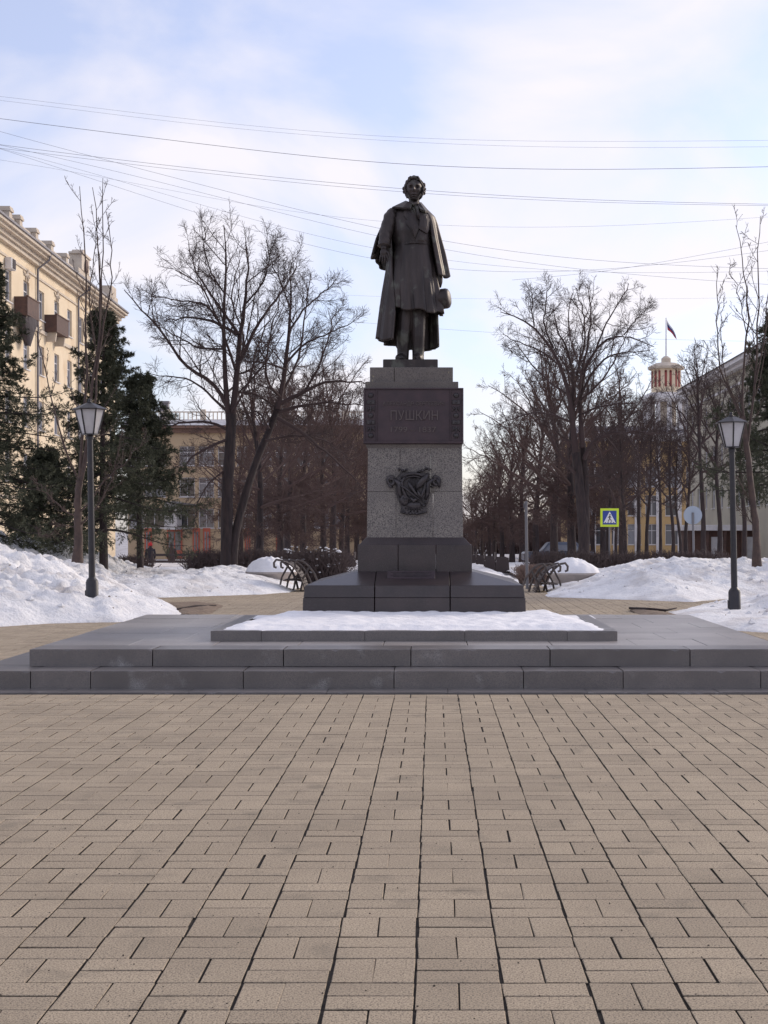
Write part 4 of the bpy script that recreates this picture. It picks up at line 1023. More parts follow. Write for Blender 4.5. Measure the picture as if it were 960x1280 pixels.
# generic trees for the alley
def generic(seed, H, clean, spread, nl, r0, droop, counts, twig_r, low=0):
    g = np.random.default_rng(seed); top = Vector((g.normal(0, .25), g.normal(0, .25), H * .72))
    tr = [([(0, 0, -.1), (g.normal(0, .04), g.normal(0, .04), H * .2), (g.normal(0, .12), g.normal(0, .12), H * .45), tuple(top)], r0, r0 * .28)]
    tp = resample(tr[0][0], 30); lm = []
    for i in range(nl):
        f = i / (nl - 1); z = clean + (H * .70 - clean) * f ** .9; p0 = tp[int(np.argmin(abs(tp[:, 2] - z)))]
        a = i * 2.4 + g.normal(0, .35); el = R(18 + 55 * f + g.normal(0, 8)); L = spread * (1 - .35 * f) * g.uniform(.75, 1.2)
        d = np.array([math.cos(a) * math.cos(el), math.sin(a) * math.cos(el), math.sin(el)]); pts = [p0]
        for s in range(5):
            d = d + np.array([0, 0, .13 - droop * (1 - f) * .09 * s]) + g.normal(0, .10, 3); d /= np.linalg.norm(d); pts.append(pts[-1] + d * L / 5)
        lm.append((pts, r0 * (.42 - .18 * f), .012))
    for i in range(low):         # thin shoots low on the trunk
        z = g.uniform(clean * .55, clean * 1.5); p0 = tp[int(np.argmin(abs(tp[:, 2] - z)))]; a = g.uniform(0, 6.28); L = g.uniform(1.2, 2.6)
        lm.append(([p0, p0 + np.array([math.cos(a) * L * .5, math.sin(a) * L * .5, L * .12]), p0 + np.array([math.cos(a) * L, math.sin(a) * L, -L * .12])], .03, .008))
    return build_tree(seed, tr, lm, counts, twig_r)
alley = []
for i, (H, cl, sp) in enumerate(((11.5, 3.0, 4.6), (10.5, 2.7, 4.4), (12.2, 3.2, 4.8))):
    d = generic(30 + i, H, cl, sp, 17, .21, .9, (9, 7, 4), .0075, low=10)
    m_ = (raw_mesh('trunk', *d[0], smooth=True), raw_mesh('crown', *d[1], smooth=True)); alley.append(m_)
def put_tree(me, loc, rz, sc, label, group, m1='bark', m2='alley_twig', name='lime_tree'):
    t = thing(name, label, 'tree', loc, rz, group); t.scale = (sc,) * 3
    link('trunk', me[0], M[m1], t); link('crown', me[1], M[m2], t); return t
ra = random.Random(2)
rows = []
for sgn, ys in ((-1, [52, 59.5, 67, 75, 83, 92, 101, 111, 122, 135, 150, 168, 190, 215, 245]), (1, [70, 80, 91, 104, 116, 130, 146, 165, 188, 215, 245])):
    for i, y in enumerate(ys): rows.append((sgn * 6.0 + ra.uniform(-.25, .25) + (.1 if sgn > 0 else -.1), y, sgn, i))
lbl = {(-1, 0): 'bare tree directly behind the twin-trunked tree, left alley row', (-1, 1): 'bare tree behind the clipped hedge, third trunk of the left alley row', (1, 0): 'bare dark tree behind the steel post, second trunk of the right alley row', (1, 1): 'bare tree beside the steel post, third trunk of the right alley row'}
for x, y, s, i in rows:
    l_ = lbl.get((s, i), 'reddish bare tree far down the left alley row, among its overlapping crowns' if s < 0 else 'reddish bare tree far down the right alley row, among its overlapping crowns')
    put_tree(alley[(i + (s > 0)) % 3], (x, y, gz(x, y)), ra.uniform(0, 6.28), (.70 + .06 * i if s < 0 and i < 4 else ra.uniform(.9, 1.1)), l_, 'bare trees along the alley')
for x, y in ((9.6, 78), (10.2, 92), (9.4, 106), (-2.6, 236), (.4, 250), (3.0, 240), (-4, 262), (2, 270), (-.8, 285), (-12.5, 100), (-13, 113), (-12, 128), (-13, 146), (-12.5, 170), (12.5, 120), (13, 138), (12.5, 160)):
    put_tree(alley[ra.randrange(3)], (x, y, gz(x, y)), ra.uniform(0, 6.28), ra.uniform(.85, 1.0), 'distant reddish bare tree closing the far end of the alley' if y > 230 else 'reddish bare tree in the outer row of the left alley' if x < 0 else 'reddish bare tree standing before the ochre house' if y < 125 else 'reddish bare tree in the outer row of the right alley', 'bare trees of the outer rows')
# thin trees on the right-hand lawn
thin = []
for i, (H, cl) in enumerate(((10.5, 3.6), (11.5, 4.2))):
    d = generic(60 + i, H, cl, 3.0, 13, .13, .2, (7, 6, 4), .0062); thin.append((raw_mesh('trunk', *d[0], smooth=True), raw_mesh('crown', *d[1], smooth=True)))
for i, (px, Y, sc, l_) in enumerate(((781, 62, .72, 'thin bare tree just right of the pedestrian crossing sign'), (798, 74, .85, 'thin bare tree in front of the ochre building, second right of the crossing sign'), (809, 70, .8, 'thin pale trunked bare tree in front of the ochre building'),
                                     (826, 72, .72, 'thin bare tree below the tower with the flag'), (841, 66, .74, 'thin bare tree just left of the round sign back'), (852, 68, .62, 'leaning thin bare tree touching the round sign back on its left'), (858, 70, .84, 'thin bare tree behind the round sign back'),
                                     (879, 64, .98, 'thin bare tree just right of the round sign back'), (899, 66, .95, 'thin bare tree just left of the right street lamp'), (770, 90, .8, 'thin bare tree far behind the crossing sign'), (760, 72, .75, 'thin bare tree directly behind the crossing sign'), (930, 76, 1.0, 'thin bare tree behind the right spruce'))):
    p = P(px, 700, Y); t = put_tree(thin[i % 2], (p.x, p.y, gz(p.x, p.y)), i * 1.7, sc, l_, 'thin bare trees on the lawn', m2='twig', name='bare_tree')
    if i == 5: t.rotation_euler = (0, R(-9), 1)
# tall whippy saplings
def sapling(base, trunk, shoots, seed, label, name='sapling'):
    g = np.random.default_rng(seed); lm = []
    for pts, r in shoots: lm.append(([Vector(p) - base for p in pts], r * .62, .006))
    d = build_tree(seed, [([Vector(p) - base for p in trunk[0]], trunk[1], trunk[2])], lm, (10, 4, 3), .0038, ups=(.10, .06, .04), ratios=(.22, .35, .45), angs=(38, 38, 38), lens=((.3, 1.1), (.2, .5), (.1, .25)))
    return place_tree(name, label, base, d, M['sap_bark'], M['sap_bark'], 'tall bare saplings')
Y = 31.0; Pq = lambda px, py, dy=0: P(px, py, Y + dy); b0 = Pq(97, 703)
sapling(b0, ([b0, Pq(98, 670), Pq(97, 630), Pq(99, 600)], .095, .06),
        [([Pq(99, 612), Pq(101, 560), Pq(108, 500), Pq(108, 400), Pq(106, 320), Pq(100, 235)], .06), ([Pq(98, 625), Pq(108, 560), Pq(118, 470), Pq(126, 380), Pq(126, 300), Pq(116, 232)], .065), ([Pq(100, 610), Pq(116, 540), Pq(122, 450), Pq(127, 380), Pq(128, 290), Pq(133, 225)], .05),
         ([Pq(120, 470), Pq(132, 390), Pq(142, 350), Pq(138, 300), Pq(134, 265)], .035), ([Pq(98, 600, .4), Pq(80, 560), Pq(65, 500), Pq(52, 450), Pq(46, 415)], .035), ([Pq(98, 645), Pq(80, 640), Pq(62, 620), Pq(42, 600)], .03), ([Pq(100, 640), Pq(115, 625), Pq(130, 600), Pq(160, 575), Pq(185, 540)], .035),
         ([Pq(102, 655), Pq(125, 630), Pq(145, 590), Pq(150, 540)], .03), ([Pq(118, 430, .5), Pq(110, 370), Pq(118, 320), Pq(122, 280)], .025), ([Pq(97, 660), Pq(75, 655), Pq(58, 668), Pq(45, 672)], .02)],
        81, 'tall bare multi-stemmed sapling rising in front of the spruces by the left lamp')
Y = 33.0; b0 = Pq(946, 708)
sapling(b0, ([b0, Pq(946, 670), Pq(940, 620), Pq(934, 560), Pq(928, 520)], .085, .05),
        [([Pq(930, 540), Pq(927, 480), Pq(934, 420), Pq(934, 350), Pq(922, 300), Pq(920, 282)], .05), ([Pq(934, 560), Pq(944, 480), Pq(948, 420), Pq(946, 350), Pq(952, 270)], .05), ([Pq(930, 530), Pq(912, 490), Pq(898, 460), Pq(897, 400), Pq(896, 340)], .04),
         ([Pq(928, 520), Pq(905, 470), Pq(900, 430), Pq(905, 380)], .025), ([Pq(942, 640), Pq(925, 600), Pq(915, 590)], .025), ([Pq(946, 660), Pq(928, 640), Pq(915, 625)], .025), ([Pq(944, 480), Pq(955, 430), Pq(962, 360), Pq(966, 300)], .03), ([Pq(934, 420), Pq(922, 360), Pq(912, 330)], .02)],
        82, 'tall bare sapling with upright shoots in front of the right spruce')
# spruces
def spruce(seed, H, rad, start=.3, dens=1.0):
    g = np.random.default_rng(seed); tp = [(0, 0, -.1), (g.normal(0, .05), g.normal(0, .05), H * .5), (0, 0, H)]
    tq_ = resample(tp, 18); tv, tqd = tubes(tq_[None], np.linspace(.035 * H * .5, .012, 18)[None], 8)
    BP = []; z = start
    while z < H - .25:
        f = z / H; L = rad * (1 - f) ** .88 + .10; k = int(4 + 2.5 * g.random())
        a0 = g.random() * 6.28
        for i in range(k):
            a = a0 + i * 6.283 / k + g.normal(0, .25); Li = L * g.uniform(.45, 1.25); el = R(-14 + 38 * f + g.normal(0, 6))
            pts = [np.array([0, 0, z])]; d = np.array([math.cos(a) * math.cos(el), math.sin(a) * math.cos(el), math.sin(el)])
            for s in range(6):
                pts.append(pts[-1] + d * Li / 6); d = d + np.array([0, 0, .075 * (s - 1.6)]) + g.normal(0, .04, 3); d /= np.linalg.norm(d)
            BP.append(np.array(pts))
        z += .27 / dens * (1 - .35 * f)
    BP = np.stack(BP); BR = np.linspace(.022, .006, 7)[None] * np.ones((len(BP), 1))
    bv, bq = tubes(BP, BR, 4)
    # side shoots
    S, SR = children(g, BP, BR, 22, .14, 1.0, .32, 54, 4, -.10, .06, .6, lenabs=(.28, .75), taper=.55)
    S2, S2R = children(g, S, SR, 5, .15, 1.0, .5, 45, 3, -.03, .06, .6, lenabs=(.10, .28))
    # needles as slim leaf-sized faces on every shoot
    allv = []; 
    def needles(Pp, per, ln, wd):
        B, m, _ = Pp.shape
        t = g.random((B, per)); fi = t * (m - 1); i0 = np.minimum(fi.astype(int), m - 2); f = (fi - i0)[..., None]; bi = np.arange(B)[:, None]
        p = Pp[bi, i0] * (1 - f) + Pp[bi, i0 + 1] * f; tg = norm(Pp[bi, i0 + 1] - Pp[bi, i0]); rv = norm(g.normal(size=p.shape)); pr = norm(rv - tg * (rv * tg).sum(-1, keepdims=True))
        d = norm(tg * .75 + pr * .7); sd_ = norm(np.cross(d, g.normal(size=d.shape)))
        l_ = ln * g.uniform(.7, 1.3, (B, per, 1)); w_ = wd
        return np.stack([p - sd_ * w_, p + sd_ * w_, p + d * l_], 2).reshape(-1, 3)
    nv = np.concatenate([needles(S, 12, .075, .008), needles(S2, 10, .065, .0075), needles(BP, 26, .08, .009)])
    nt_ = np.arange(len(nv)).reshape(-1, 3)
    return (tv, tqd), (bv, bq), (nv, nt_)
def put_spruce(meshes, loc, rz, sc, label):
    t = thing('spruce_tree', label, 'spruce', loc, rz, 'dark spruces at the edges of the square'); t.scale = sc
    link('trunk', meshes[0], M['bark'], t); link('branches', meshes[1], M['bark'], t); link('needles', meshes[2], M['needle'], t); return t
SPR = []
for i, (H, rr_, st_, dn) in enumerate(((8.6, 3.1, .3, 1.05), (7.0, 2.5, 1.5, .9), (3.7, 2.4, .2, 1.4), (5.8, 2.7, 2.1, 1.0))):
    d = spruce(90 + i, H, rr_, st_, dn); SPR.append((raw_mesh('trunk', *d[0], smooth=True), raw_mesh('branches', *d[1]), raw_mesh('needles', d[2][0], None, d[2][1])))
def sp(px, py, Y, k, rz, sc, l_):
    p = P(px, py, Y); put_spruce(SPR[k], (p.x, p.y, gz(p.x, p.y)), rz, sc, l_)
sp(-22, 700, 36.5, 0, .5, (1.05, 1.05, .95), 'dark spruce at the photo edge with drooping branches over the snow bank')
sp(130, 700, 38, 1, 1.9, (1.0, 1.0, 1.0), 'tallest dark spruce behind the left lamp and the sapling')
sp(176, 700, 41, 3, 4.2, (1.0, 1.0, 1.0), 'shorter dark spruce reaching towards the distant tan building')
sp(58, 700, 40, 2, 3.1, (1.0, 1.0, 1.0), 'low broad dark spruce between the edge spruce and the sapling')
sp(972, 700, 39, 3, 2.2, (1.1, 1.1, 1.25), 'dark spruce behind the right lamp at the photo edge')

# ------------------------------------------------------------------ buildings
def facade(name, label, loc, rz, L, H, D, wins, wm, win_m='frame', depth=.22, cat='building', group=None, mull=1, pane_m='glass', extra_cuts=()):
    """front wall in local x-z at y=0 looking to -y, with real openings; each opening gets a window > pane"""
    t = thing(name, label, cat, loc, rz, group)
    us = sorted({0.0, L} | {w_[0] for w_ in wins} | {w_[1] for w_ in wins}); zs = sorted({-1.5, H} | {w_[2] for w_ in wins} | {w_[3] for w_ in wins})
    d = MB()
    for a, b_ in zip(us[:-1], us[1:]):
        for c, e_ in zip(zs[:-1], zs[1:]):
            um, zm = (a + b_) / 2, (c + e_) / 2
            if any(w_[0] < um < w_[1] and w_[2] < zm < w_[3] for w_ in wins): continue
            d.add([(a, 0, c), (b_, 0, c), (b_, 0, e_), (a, 0, e_)], [(0, 1, 2, 3)])
    for a, b_, c, e_ in wins:
        for q in ([(a, 0, c), (a, depth, c), (a, depth, e_), (a, 0, e_)], [(b_, 0, c), (b_, 0, e_), (b_, depth, e_), (b_, depth, c)], [(a, 0, e_), (a, depth, e_), (b_, depth, e_), (b_, 0, e_)], [(a, 0, c), (b_, 0, c), (b_, depth, c), (a, depth, c)]):
            d.add(q, [(0, 1, 2, 3)])
    d.add([(0, 0, -1.5), (0, 0, H), (0, D, H), (0, D, -1.5)], [(0, 1, 2, 3)]); d.add([(L, 0, -1.5), (L, D, -1.5), (L, D, H), (L, 0, H)], [(0, 1, 2, 3)])
    d.add([(0, D, -1.5), (0, D, H), (L, D, H), (L, D, -1.5)], [(0, 1, 2, 3)]); d.add([(0, 0, H), (L, 0, H), (L, D, H), (0, D, H)], [(0, 1, 2, 3)])
    link('wall', d.mesh('wall', recalc=False), wm, t)
    cache = {}
    for a, b_, c, e_ in wins:
        k = (round(b_ - a, 3), round(e_ - c, 3))
        if k not in cache:
            ww, hh = k; f = MB(); s = .07
            f.box(-ww / 2, -ww / 2 + s, -.03, .04, 0, hh); f.box(ww / 2 - s, ww / 2, -.03, .04, 0, hh); f.box(-ww / 2 + s, ww / 2 - s, -.03, .04, 0, s); f.box(-ww / 2 + s, ww / 2 - s, -.03, .04, hh - s, hh)
            for q in range(mull): xx = -ww / 2 + ww * (q + 1) / (mull + 1); f.box(xx - .03, xx + .03, -.025, .035, s, hh - s)
            f.box(-ww / 2 + s, ww / 2 - s, -.02, .03, hh * .68 - .03, hh * .68 + .03)
            f.box(-ww / 2 - .06, ww / 2 + .06, -depth - .05, -depth + .17, -.06, -.005)
            pn = MB().box(-ww / 2 + .02, ww / 2 - .02, .045, .06, .02, hh - .02)
            fm = f.mesh('window'); fm.materials.append(M[win_m]); pm_ = pn.mesh('pane'); pm_.materials.append(M[pane_m]); cache[k] = (fm, pm_)
        fm, pm_ = cache[k]
        wo_ = link('window', fm, None, t, ((a + b_) / 2, depth - .05, c)); link('pane', pm_, None, wo_)
    return t
# long yellow house on the left; local x runs away from the camera
ang = R(90) + math.atan(.0203)
Y0 = 72.0; XL = -24.8 - .0203 * (Y0 - 88)
def lu(px): return (23.01 / ((541 - px) / 1920 - .0203) - Y0) / math.cos(.0203)
ucols = [lu(10.5) - 3.9 * k for k in range(1, 3)] + [lu(10.5), lu(33), lu(52), lu(71), lu(87)] + [lu(87) + 3.85 * k for k in range(1, 5)]
wins = [(u - .72, u + .72, zc - .95, zc + .95) for u in sorted(ucols) for zc in (16.15, 12.55, 8.95, 5.35)]
ey = facade('yellow_house', 'long yellow stuccoed house with balconies and a pillared roof parapet', (XL, Y0, 0), ang, 51.5, 19.0, 12, wins, M['stucco'], mull=1)
ey.scale = (1, 1, .978)
d = MB(); d.box(-.3, 51.8, -.75, .2, 18.95, 19.12); d.box(-.3, 51.8, -.95, .2, 19.125, 19.30); d.box(-.3, 51.8, -.45, .2, 18.70, 18.945, 0); d.box(-.3, 51.8, -.28, .2, 18.45, 18.695); d.box(-.1, 51.6, -.08, .1, 17.72, 17.86)
obj('cornice', d, M['trim'], ey)
obj('gutter', MB().box(-.3, 51.8, -1.05, -.90, 19.31, 19.43), M['roof'], ey)
obj('roof', MB().box(-.3, 51.8, -.88, 12, 19.305, 19.42, 0, ( -.3, 51.8, 5.5, 6.5)).box(-.2, 51.7, -.1, 12, 19.30, 19.5), M['roof'], ey)
obj('string_course', MB().box(-.02, 51.52, -.14, .05, 14.30, 14.52).box(-.02, 51.52, -.10, .05, 3.4, 3.6), M['trim'], ey)
for px in (0, 13.3, 33.7, 53.5, 72.6):
    u = lu(px); c_ = MB().box(u - .33, u + .33, -.62, .02, 19.42, 20.15).box(u - .41, u + .41, -.70, .10, 20.153, 20.30).box(u - .37, u + .37, -.66, .06, 20.302, 20.42)
    obj('parapet_pillar', c_, M['trim'], ey)
us_ = [lu(p) for p in (0, 13.3, 33.7, 53.5, 72.6)] + [lu(86)]
for a, b_ in zip(us_[:-1], us_[1:]):
    f = MB().box(a + .34, b_ - .34, -.36, -.24, 19.98, 20.08).box(a + .34, b_ - .34, -.36, -.24, 19.55, 19.62)
    q = a + .5
    while q < b_ - .45: f.box(q - .035, q + .035, -.33, -.27, 19.62, 19.98); q += .22
    obj('parapet_railing', f, M['trim'], ey)
u = lu(96); g_ = MB()
g_.box(u - 2.0, u + 2.2, -.55, .3, 19.42, 20.2).box(u - 1.2, u + 1.5, -.60, .3, 20.203, 21.3).box(u - 1.35, u + 1.65, -.7, .3, 21.303, 21.45).box(u - .6, u + .9, -.5, .3, 21.45, 21.8, 0, (u - .1, u + .3, -.5, .3)); obj('dormer', g_, M['trim'], ey)
obj('dormer_opening', MB().lathe([(.45, 0), (.45, .06)], (u + .15, -.64, 20.65), 16, axis=(0, -1, 0)).box(u - .3, u + .6, -.70, -.61, 20.2, 20.65), M['brown'], ey)
u = 48.0; obj('end_pediment', MB().box(u - 1.6, u + 1.6, -.55, .3, 19.42, 20.2).box(u - .9, u + .9, -.55, .3, 20.203, 20.9), M['trim'], ey)
for px in (45, 96):
    u = lu(px); obj('downpipe', MB().tube([(u, -.95, 19.35), (u, -.85, 18.9), (u, -.12, 18.3), (u, -.12, 0)], .075, 8), M['roof'], ey)
def balcony(u0, u1, z, net):
    bl = obj('balcony', MB().box(u0, u1, -.80, -.01, z - .14, z, .01).box(u0, u1, -.80, -.74, z + .0, z + .98).box(u0, u0 + .06, -.735, -.01, z + .0, z + .98).box(u1 - .06, u1, -.735, -.01, z, z + .98), M['balcony'], ey)
    obj('rail', MB().box(u0 - .04, u1 + .04, -.84, -.72, z + .985, z + 1.05), M['brown'], bl)
    for uu in (u0 + .5, u1 - .5): obj('bracket', MB().box(uu - .12, uu + .12, -.6, -.0, z - .75, z - .145, 0, (uu - .12, uu + .12, -.68, -.0)), M['trim'], bl)
    if net:
        V = []; F = []
        prof = [(.95, .62, 0), (.98, .66, -.4), (.80, .60, -.85), (.5, .45, -1.3), (.2, .25, -1.7)]
        for i, (ru, rv, dz) in enumerate(prof):
            for k in range(14):
                a = 2 * math.pi * k / 14; V.append(((u0 + u1) / 2 + ru * (u1 - u0) * .5 * math.cos(a) * rnd.uniform(.9, 1.1), -.45 + rv * .66 * math.sin(a) * rnd.uniform(.9, 1.05), z - .12 + dz + rnd.uniform(-.08, .08)))
        for i in range(4):
            for k in range(14): F.append((i * 14 + k, i * 14 + (k + 1) % 14, (i + 1) * 14 + (k + 1) % 14, (i + 1) * 14 + k))
        F.append(tuple(range(14))); F.append(tuple(56 + k for k in range(13, -1, -1)))
        obj('sagging_net', MB().add(V, F), M['net'], bl)
balcony(lu(28) - 2.0, lu(28) + .9, 14.72, True); balcony(lu(67) - 2.6, lu(67) + .9, 14.72, False)
u = lu(8.5); obj('air_conditioner', MB().box(u - .55, u + .5, -.42, -.02, 17.02, 17.68, .03), M['white'], ey)
obj('air_conditioner_grille', MB().box(u - .35, u + .35, -.445, -.425, 17.07, 17.63), M['net'], ey)
for px in (33, 71):
    u = lu(px); g_ = MB()
    for s in (-1, 1):
        g_.tube([(u + s * .85, -.02, 17.62), (u + s * .55, -.06, 17.40), (u + s * .25, -.06, 17.46), (u, -.06, 17.62), (u + s * .2, -.06, 17.84), (u + s * .4, -.05, 17.72)], [.04, .06, .07, .07, .06, .03], 6)
        g_.tube([(u + s * .12, -.02, 17.55), (u + s * .30, -.05, 17.22), (u + s * .18, -.04, 17.02)], [.06, .05, .02], 6)
    g_.sphere((u, -.03, 17.55), .16, 10, 6, (1, .6, 1.3)); obj('stucco_garland', g_, M['trim'], ey)
# tan house facing the square, beyond the left trees
YT = 150.0; x0 = (160 - CX) * YT / FPX; zt = EYE + (662 - 535) * YT / FPX; gt = -1.4
def wt(px, py, ww, hh): x = (px - CX) * YT / FPX - x0; z = EYE - (py - CY) * YT / FPX - gt; return (x - ww / 2, x + ww / 2, z - hh / 2, z + hh / 2)
H_ = zt - gt
wins = [wt(px, py, 1.5 if px != 193 else 2.2, 1.9) for px in (171, 193, 234, 258, 282, 306, 330, 354, 378, 402, 426) for py in (570, 609, 648)]
tn = facade('tan_house', 'tan four-storey house with red ground floor shopfronts beyond the left trees', (x0, YT, gt), 0, 24.5, H_, 14, wins, M['stucco_tan'], mull=1)
obj('cornice', MB().box(-.5, 25, -.7, .1, H_ - .05, H_ + .22).box(-.2, 24.7, -.35, .1, H_ - .5, H_ - .055), M['roof_brown'], tn)
obj('roof', MB().box(-.6, 25.1, -.8, 14, H_ + .225, H_ + .9, 0, (-.1, 24.6, .6, 13)), M['white'], tn)
r_ = MB().box(0, 24.4, .5, .62, H_ + 1.55, H_ + 1.66)
for k in range(60): r_.box(k * .41, k * .41 + .09, .5, .62, H_ + .8, H_ + 1.55)
obj('roof_railing', r_, M['trim'], tn)
for k in range(7):
    xx = (k * 3.5); obj('roof_pillar', MB().box(xx, xx + .5, .35, .8, H_ + .8, H_ + 1.85), M['trim'], tn)
xx = (200.5 - CX) * YT / FPX - x0; obj('chimney', MB().box(xx - .4, xx + .4, 2, 2.8, H_ + .8, H_ + 2.6).box(xx - .5, xx + .5, 1.9, 2.9, H_ + 2.603, H_ + 2.8), M['roof'], tn)
for a, b_ in ((181, 190), (209, 228), (241, 250), (254, 263), (306, 313), (345, 360)):
    xa, xb = (a - CX) * YT / FPX - x0, (b_ - CX) * YT / FPX - x0; zc = 3.05
    s_ = obj('shopfront', MB().box(xa, xb, -.12, -.01, .1, zc), M['shop'], tn)
    obj('shop_window', MB().box(xa + .15, (xa + xb) / 2 - .06, -.14, -.125, .9, zc - .35).box((xa + xb) / 2 + .06, xb - .15, -.14, -.125, .9, zc - .35), M['glass'], s_)
xa, xb = (203 - CX) * YT / FPX - x0, (238 - CX) * YT / FPX - x0
obj('porch_roof', MB().box(xa, xb, -4.5, -.02, 5.9, 6.05, 0, (xa, xb, -4.5, -.02)), M['roof'], tn, (0, 0, 0)).rotation_euler = (0, R(6), 0)
obj('porch', MB().box(xa + .7, xa + 1.9, -3.0, -.02, 2.9, 5.6), M['white'], tn)
# pale gabled-roof house on the right, side wall towards the alley
YR = 148.0; XR = 24.6
wins = [(u - .7, u + .7, zc - .95, zc + .95) for u in [2.2 + 3.7 * k for k in range(11)] for zc in (12.7, 9.1, 5.5)]
pr_ = facade('pale_house', 'pale greenish yellow house with dark sloping eaves behind the right spruce', (XR, YR, -1.2), R(-90), 42.0, 15.8, 13, wins, M['stucco_pale'])
obj('cornice', MB().box(-.4, 42.4, -.55, .1, 15.5, 15.75).box(-.6, 42.6, -1.0, .1, 15.755, 16.1).box(-.1, 42.1, -.1, .1, 14.3, 14.5), M['white'], pr_)
obj('roof', MB().box(-.7, 42.7, -1.2, 14, 16.105, 18.6, 0, (-.2, 42.2, 5.5, 6.5)), M['roof'], pr_)
# ochre house with the lantern tower and the flag
YO = 172.0; xo = 15.5; go = -1.7
def wo2(px, py, ww, hh): x = (px - CX) * YO / FPX - xo; z = EYE - (py - CY) * YO / FPX - go; return (x - ww / 2, x + ww / 2, z - hh / 2, z + hh / 2)
wins = [wo2(px, py, 1.5, 2.3) for px in (733, 753, 773, 793, 815, 840, 866, 890) for py in (596, 632, 668)]
HO = EYE - (545 - CY) * YO / FPX - go
oc = facade('ochre_house', 'ochre yellow house with white trim and a columned tower flying a flag', (xo, YO, go), 0, 19.5, HO, 14, wins, M['stucco_ochre'])
obj('cornice', MB().box(-.6, 20.1, -.8, .1, HO - .05, HO + .35).box(-.3, 19.8, -.4, .1, HO - .6, HO - .055), M['white'], oc)
pl = MB()
for k in range(9): xx = -.1 + k * 2.4; pl.box(xx, xx + .45, -.16, -.005, 0, HO - .61)
obj('pilasters', pl, M['white'], oc)
obj('roof', MB().box(-.6, 20.1, -.8, 14, HO + .353, HO + 1.3, 0, (1, 18.5, 3, 11)), M['roof'], oc)
tx = (838.5 - CX) * YO / FPX - xo; zz = lambda py: EYE - (py - CY) * YO / FPX - go; ty = 3.5
tw = obj('tower_base', MB().box(tx - 2.8, tx + 2.8, ty - 2.8, ty + 2.8, HO + .4, zz(532)), M['white'], oc)
for k in range(12):
    a = 2 * math.pi * k / 12; obj('tower_column', MB().lathe([(.30, zz(532)), (.26, zz(500))], (tx + 2.45 * math.cos(a), ty + 2.45 * math.sin(a), 0), 10), M['white'], oc)
obj('tower_core', MB().lathe([(1.1, zz(533)), (1.1, zz(499))], (tx, ty, 0), 16), M['trim'], oc)
obj('tower_entablature', MB().lathe([(2.75, zz(500)), (3.0, zz(497)), (3.0, zz(493)), (1.9, zz(488))], (tx, ty, 0), 24), M['white'], oc)
dr = obj('tower_drum', MB().lathe([(1.72, zz(489)), (1.72, zz(458))], (tx, ty, 0), 8, rot=R(22.5)), M['stucco'], oc)
for k in range(8):
    a = 2 * math.pi * k / 8 + R(0); rr2 = 1.72 * math.cos(R(22.5)) + .01
    for s in (-.27, .27):
        c_ = MB().box(-.13, .13, -.05, .03, 0, 1.75).lathe([(.13, 0), (.13, .08)], (0, .03, 1.75), 12, axis=(0, -1, 0))
        o = obj('arched_window', c_, M['redwood'], oc, (tx + rr2 * math.sin(a) + s * math.cos(a), ty - rr2 * math.cos(a) + s * math.sin(a), zz(481)), (0, 0, a))
obj('tower_cap', MB().lathe([(2.05, zz(458)), (2.1, zz(455)), (1.2, zz(450)), (.55, zz(449)), (.55, zz(444)), (.25, zz(441))], (tx, ty, 0), 16), M['trim'], oc)
obj('flagpole', MB().lathe([(.09, zz(441)), (.05, zz(392))], (tx, ty, 0), 8), M['white'], oc)
fl_ = []
for i, (m, a, b_) in enumerate((('flag_white', 0, .33), ('flag_blue', .33, .66), ('flag_red', .66, 1))):
    V = []; F = []
    for k in range(9):
        t_ = k / 8
        for q in (a, b_):
            x = tx + .08 + t_ * 1.05 + q * .12; y_ = ty + .22 * math.sin(t_ * 7 + q * 2); z = zz(394) - q * 1.15 * (1 - .55 * t_) - t_ * 1.75
            V.append((x, y_, z))
    for k in range(8): F.append((2 * k, 2 * k + 2, 2 * k + 3, 2 * k + 1))
    N0 = len(V); V += [(v[0], v[1] + .015, v[2]) for v in V]; F += [tuple(N0 + j for j in f[::-1]) for f in F]
    obj('flag_stripe', MB().add(V, F), M[m], oc)
# low brown entrance pavilion behind the thin trees
YP = 118.0; gp = -1.0
xa, xb = (858 - CX) * YP / FPX, (952 - CX) * YP / FPX; zp = EYE - (663 - CY) * YP / FPX - gp
pv = thing('entrance_pavilion', 'low brown pavilion with a flat snowy white roof edge right of the round sign back', 'pavilion', (xa, YP, gp))
wv = xb - xa
obj('wall', MB().box(0, wv, 0, 3, -.5, zp - .02), M['brown'], pv)
obj('roof', MB().box(-.4, wv + .3, -.8, 3.3, zp - .015, zp + .42, .02), M['white'], pv)
for k in range(5):
    xx = .2 + k * (wv - .4) / 4; obj('column', MB().lathe([(.17, -.5), (.15, zp - .02)], (xx, -.5, 0), 10), M['balcony'], pv)
for k in range(2): obj('door', MB().box(1.9 + k * 2.4, 2.8 + k * 2.4, -.05, -.002, -.4, zp - .5), M['white'], pv)

